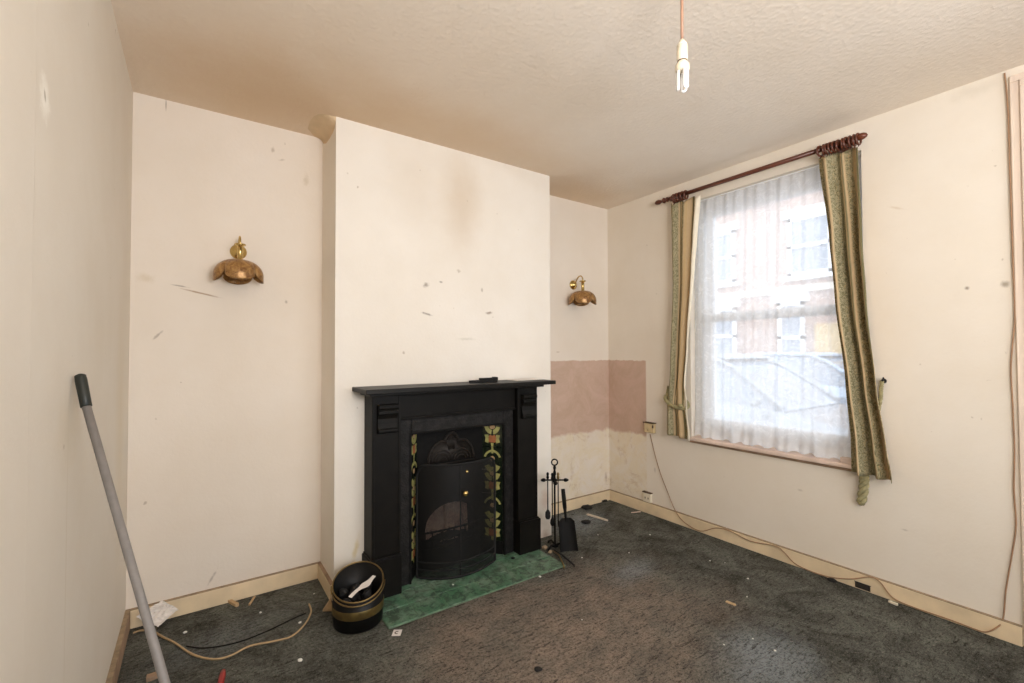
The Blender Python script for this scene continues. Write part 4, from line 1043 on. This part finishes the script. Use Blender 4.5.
def rag(u, v, r_, seed, label, name='charred_scrap'):
    p = at(u, v, 2, 0); o, h_ = lump(name, p, r_, M['rag'], seed, .25); o.location.z = r_*.26; return tag(o, label, 'scrap')
rag(587, 508.5, .045, 2, 'black charred scrap against the baseboard in the pink plaster corner')
rag(586, 523, .035, 3, 'black charred scrap on the carpet in front of the whitish lath')
rag(604, 501.5, .03, 5, 'black charred scrap tucked in the very corner of the room')
rag(832, 581, .022, 6, 'black scrap stuck under the baseboard beside the dark outlet')
rag(538, 670, .016, 8, 'small black fluff lump on the brown worn carpet')
p = at(513, 559, 2, .009); o, h_ = lump('coal_crumb', p, .012, M['coal'], 9, .5); o.location.z = .0155; tag(o, 'small black coal crumb on the green hearth beside the fire guard', 'coal')
p = at(397, 633, 2, 0); m = MB(); 
rz = Matrix.Rotation(R(-12)-YAW*.6, 3, 'Z'); f = lambda a, b, t: p + rz @ Vector((a, b, 0)) + Vector((0, 0, t))
m.prism([(-.019, -.022), (.019, -.022), (.019, .022), (-.019, .022)], .0006, .0018, f, 0)
m.prism(quarter(.0, .0, .006, .011, 60, 300), .0018, .0021, f, 1)
tag(m.build('paper_square', [M['paper'], M['dark_gap']]), 'small square of white card with a curved mark beside the hearth corner', 'card')
rb_ = [(545, 549, .018, 11), (550, 553, .014, 12)]
for i, (u, v, r_, sd_) in enumerate(rb_):
    p = at(u, v, 2, 0); o, h_ = lump('mortar_lump', p, r_, M['skirting_dirt'], sd_, .7); o.location.z = r_*.6+(.0 if p.x > 2.03 else .010)
    tag(o, ('brown mortar lump at the foot of the surround beside the companion stand', 'smaller brown mortar lump under the companion stand')[i], 'mortar')

# ------------------------------------------------------------------ street outside
GZ = -.30
struct(MB().box((W+.32, -14, GZ-.1), (5.0, 16, GZ+.10)).build('pavement', M['paving']))
struct(MB().box((5.0, -14, GZ-.12), (11.0, 16, GZ)).build('road', M['asphalt']))
struct(MB().box((11.0, -14, GZ-.1), (18, 16, GZ+.10)).build('pavement_opposite', M['paving']))
def house(ya, yb, label, wins, door, doormat):
    h = thing('terraced_house', (12, (ya+yb)/2, GZ+.1), label, 'house')
    g = .002
    MB().box((12, ya+g, GZ+.101), (18, yb-g, 5.3)).build('brick_wall', M['brick'], h)
    m = MB(); m.prism([(11.75, 5.302), (18.1, 5.302), (15, 7.2)], ya+g, yb-g, lambda p, q, t: (p, t, q)); m.build('roof', M['roof_slate'], h)
    MB().box((11.94, ya+g, 2.62), (12.0, yb-g, 2.78)).build('stone_band', M['stone'], h)
    for (wa, wb_, za, zb) in wins:
        m = MB(); t = .09
        m.box((11.93, wa, za), (12, wa+t, zb)); m.box((11.93, wb_-t, za), (12, wb_, zb)); m.box((11.93, wa, za), (12, wb_, za+t)); m.box((11.93, wa, zb-t), (12, wb_, zb)); m.box((11.93, wa, (za+zb)/2-.04), (12, wb_, (za+zb)/2+.04))
        m.box((11.90, wa-.1, zb), (12, wb_+.1, zb+.2)); m.box((11.86, wa-.1, za-.1), (12, wb_+.1, za))
        w_ = m.build('window', M['upvc'], h)
        MB().box((11.97, wa+t, za+t), (11.99, wb_-t, zb-t)).build('pane', M['dark_glass'], w_)
    if door:
        MB().box((11.95, door[0], GZ+.101), (12, door[1], 1.85)).build('front_door', doormat, h)
house(3.25, 8.0, 'brick terraced house across the street with white sash windows seen through the net', [(3.80, 4.75, .85, 2.40), (3.80, 4.75, 3.05, 4.45), (6.0, 7.0, 3.05, 4.45)], (5.6, 6.5), M['stone'])
house(-1.5, 3.25, 'brick terraced house with ochre front door across the street seen through the net', [(2.15, 2.75, .7, 2.40), (1.55, 2.5, 3.0, 4.40), (-1.0, -.1, 3.0, 4.4), (-1.0, .0, .8, 2.4)], (1.15, 1.95), M['yellow_door'])
def car(name, yf, xc, paint, label, dirn=1):
    """body lofted along its length; front faces -y"""
    c = thing(name, (xc, yf+2.0, GZ), label, 'car')
    prof = [(0.0, .38, .62), (.10, .32, .72), (.5, .28, .80), (1.1, .26, .90), (1.6, .26, .94), (3.4, .26, .96), (3.85, .28, .92), (4.05, .36, .80)]
    rows = []; m = MB()
    for (s_, zb, zt) in prof:
        w_ = .84 if .3 < s_ < 3.8 else .74
        ring = [(-w_+.06, zb), (w_-.06, zb), (w_, zb+.12), (w_, zt-.16), (w_-.10, zt), (-w_+.10, zt), (-w_, zt-.16), (-w_, zb+.12)]
        rows.append([(xc+x, yf+s_, GZ+z) for x, z in ring])
    vs = [p for r_ in rows for p in r_]; fs = []
    for i in range(len(rows)-1):
        for k in range(8): fs.append((i*8+k, i*8+(k+1) % 8, (i+1)*8+(k+1) % 8, (i+1)*8+k))
    fs.append(tuple(range(8))); fs.append(tuple((len(rows)-1)*8+k for k in reversed(range(8))))
    m.add(vs, fs); m.build('car_body', paint, c, bevel=.03)
    rows = []; m = MB()
    for (s_, z, w_) in ((.98, .90, .70), (1.55, 1.30, .60), (1.85, 1.43, .56), (2.7, 1.45, .56), (3.2, 1.36, .58), (3.75, .94, .68)):
        rows.append([(xc-w_, yf+s_, GZ+z), (xc+w_, yf+s_, GZ+z), (xc+.74, yf+max(s_, 1.0), GZ+.88), (xc-.74, yf+max(s_, 1.0), GZ+.88)])
    vs = [p for r_ in rows for p in r_]; fs = []
    for i in range(len(rows)-1):
        for k in range(4): fs.append((i*4+k, i*4+(k+1) % 4, (i+1)*4+(k+1) % 4, (i+1)*4+k))
    fs.append((0, 1, 2, 3)); fs.append((23, 22, 21, 20))
    m.add(vs, fs); m.build('glasshouse', M['dark_glass'], c, bevel=.02)
    m = MB()
    for (a, b) in (((1.50), (3.0)),):
        m.box((xc-.55, yf+1.75, GZ+1.44), (xc+.55, yf+2.95, GZ+1.475))
    for sx in (-1, 1):
        m.tube([(xc+sx*.71, yf+1.0, GZ+.93), (xc+sx*.60, yf+1.6, GZ+1.34), (xc+sx*.56, yf+1.9, GZ+1.46), (xc+sx*.56, yf+2.8, GZ+1.47), (xc+sx*.60, yf+3.25, GZ+1.38), (xc+sx*.69, yf+3.8, GZ+.96)], .035, 6)
        m.tube([(xc+sx*.74, yf+2.45, GZ+.94), (xc+sx*.57, yf+2.45, GZ+1.45)], .03, 6)
    m.build('roof_pillars', paint, c)
    for sx in (-1, 1):
        for yy in (.78, 3.2):
            MB().lathe([(0, -.10), (.2, -.10), (.30, -.08), (.31, 0), (.30, .09), (.2, .10), (.19, .085), (0, .085)], (xc+sx*.76, yf+yy, GZ+.31), (sx, 0, 0), 20).build('wheel', M['rubber_black'], c, smooth=True)
        MB().box((xc+sx*.5-.14, yf-.01, GZ+.60), (xc+sx*.5+.14, yf+.08, GZ+.72)).build('headlamp', M['tube_white'], c, bevel=.02)
        MB().box((xc+sx*.80-.05, yf+1.15, GZ+.94), (xc+sx*.92+.05*0+.02*sx, yf+1.25, GZ+1.04)).build('wing_mirror', paint, c, bevel=.02)
car('parked_car', -1.35, 6.1, M['car_silver'], 'silver car parked close outside the window behind the net')
car('parked_car', -.9, 9.9, M['car_blue'], 'pale blue car parked across the street behind the silver car')

# ------------------------------------------------------------------ light: overcast sky through the street window and the added rear window
w = bpy.data.worlds.new('overcast_sky'); sc.world = w; w.use_nodes = True
bg = w.node_tree.nodes['Background']; bg.inputs[0].default_value = (.87, .93, 1.0, 1); bg.inputs[1].default_value = 4.8
def portal(name, loc, rot, sx, sy):
    l = bpy.data.lights.new(name, 'AREA'); l.shape = 'RECTANGLE'; l.size = sx; l.size_y = sy; l.cycles.is_portal = True
    o = bpy.data.objects.new(name, l); C.objects.link(o); o.location = loc; o.rotation_euler = rot; return o
portal('street_window_portal', (W+.20, (y0+y1)/2, (z0+z1)/2), (0, R(90), 0), z1-z0, y1-y0)
portal('rear_window_portal', ((RO[0]+RO[1])/2, YR-.16, (RO[2]+RO[3])/2), (R(90), 0, 0), RO[1]-RO[0], RO[3]-RO[2])

# added unseen fill light behind the camera, imitating a bounced flash
ul = bpy.data.lights.new('bounce_fill', 'AREA'); ul.shape = 'DISK'; ul.size = .9; ul.energy = 62; ul.color = (1.0, .968, .962)
uo = bpy.data.objects.new('bounce_fill', ul); C.objects.link(uo); uo.location = (.75, -3.7, 1.6); uo.rotation_euler = (R(180-46), 0, R(-24))

# ------------------------------------------------------------------ camera and colour
cd = bpy.data.cameras.new('camera'); cam = bpy.data.objects.new('camera', cd); C.objects.link(cam); sc.camera = cam
cd.sensor_width = 36; cd.lens = F_PX/1024*36; cd.clip_start = .02; cd.clip_end = 200
mw = Matrix((rt, up, -fw)).transposed().to_4x4(); mw.translation = CAM; cam.matrix_world = mw
vs_ = sc.view_settings; sc.display_settings.display_device = 'sRGB'
vs_.view_transform = 'Standard'; vs_.look = 'None'; vs_.gamma = 1; vs_.exposure = 0.01; vs_.use_curve_mapping = False
sc.cycles.use_denoising = True
sc.cycles.max_bounces = 12; sc.cycles.diffuse_bounces = 8; sc.cycles.transparent_max_bounces = 16
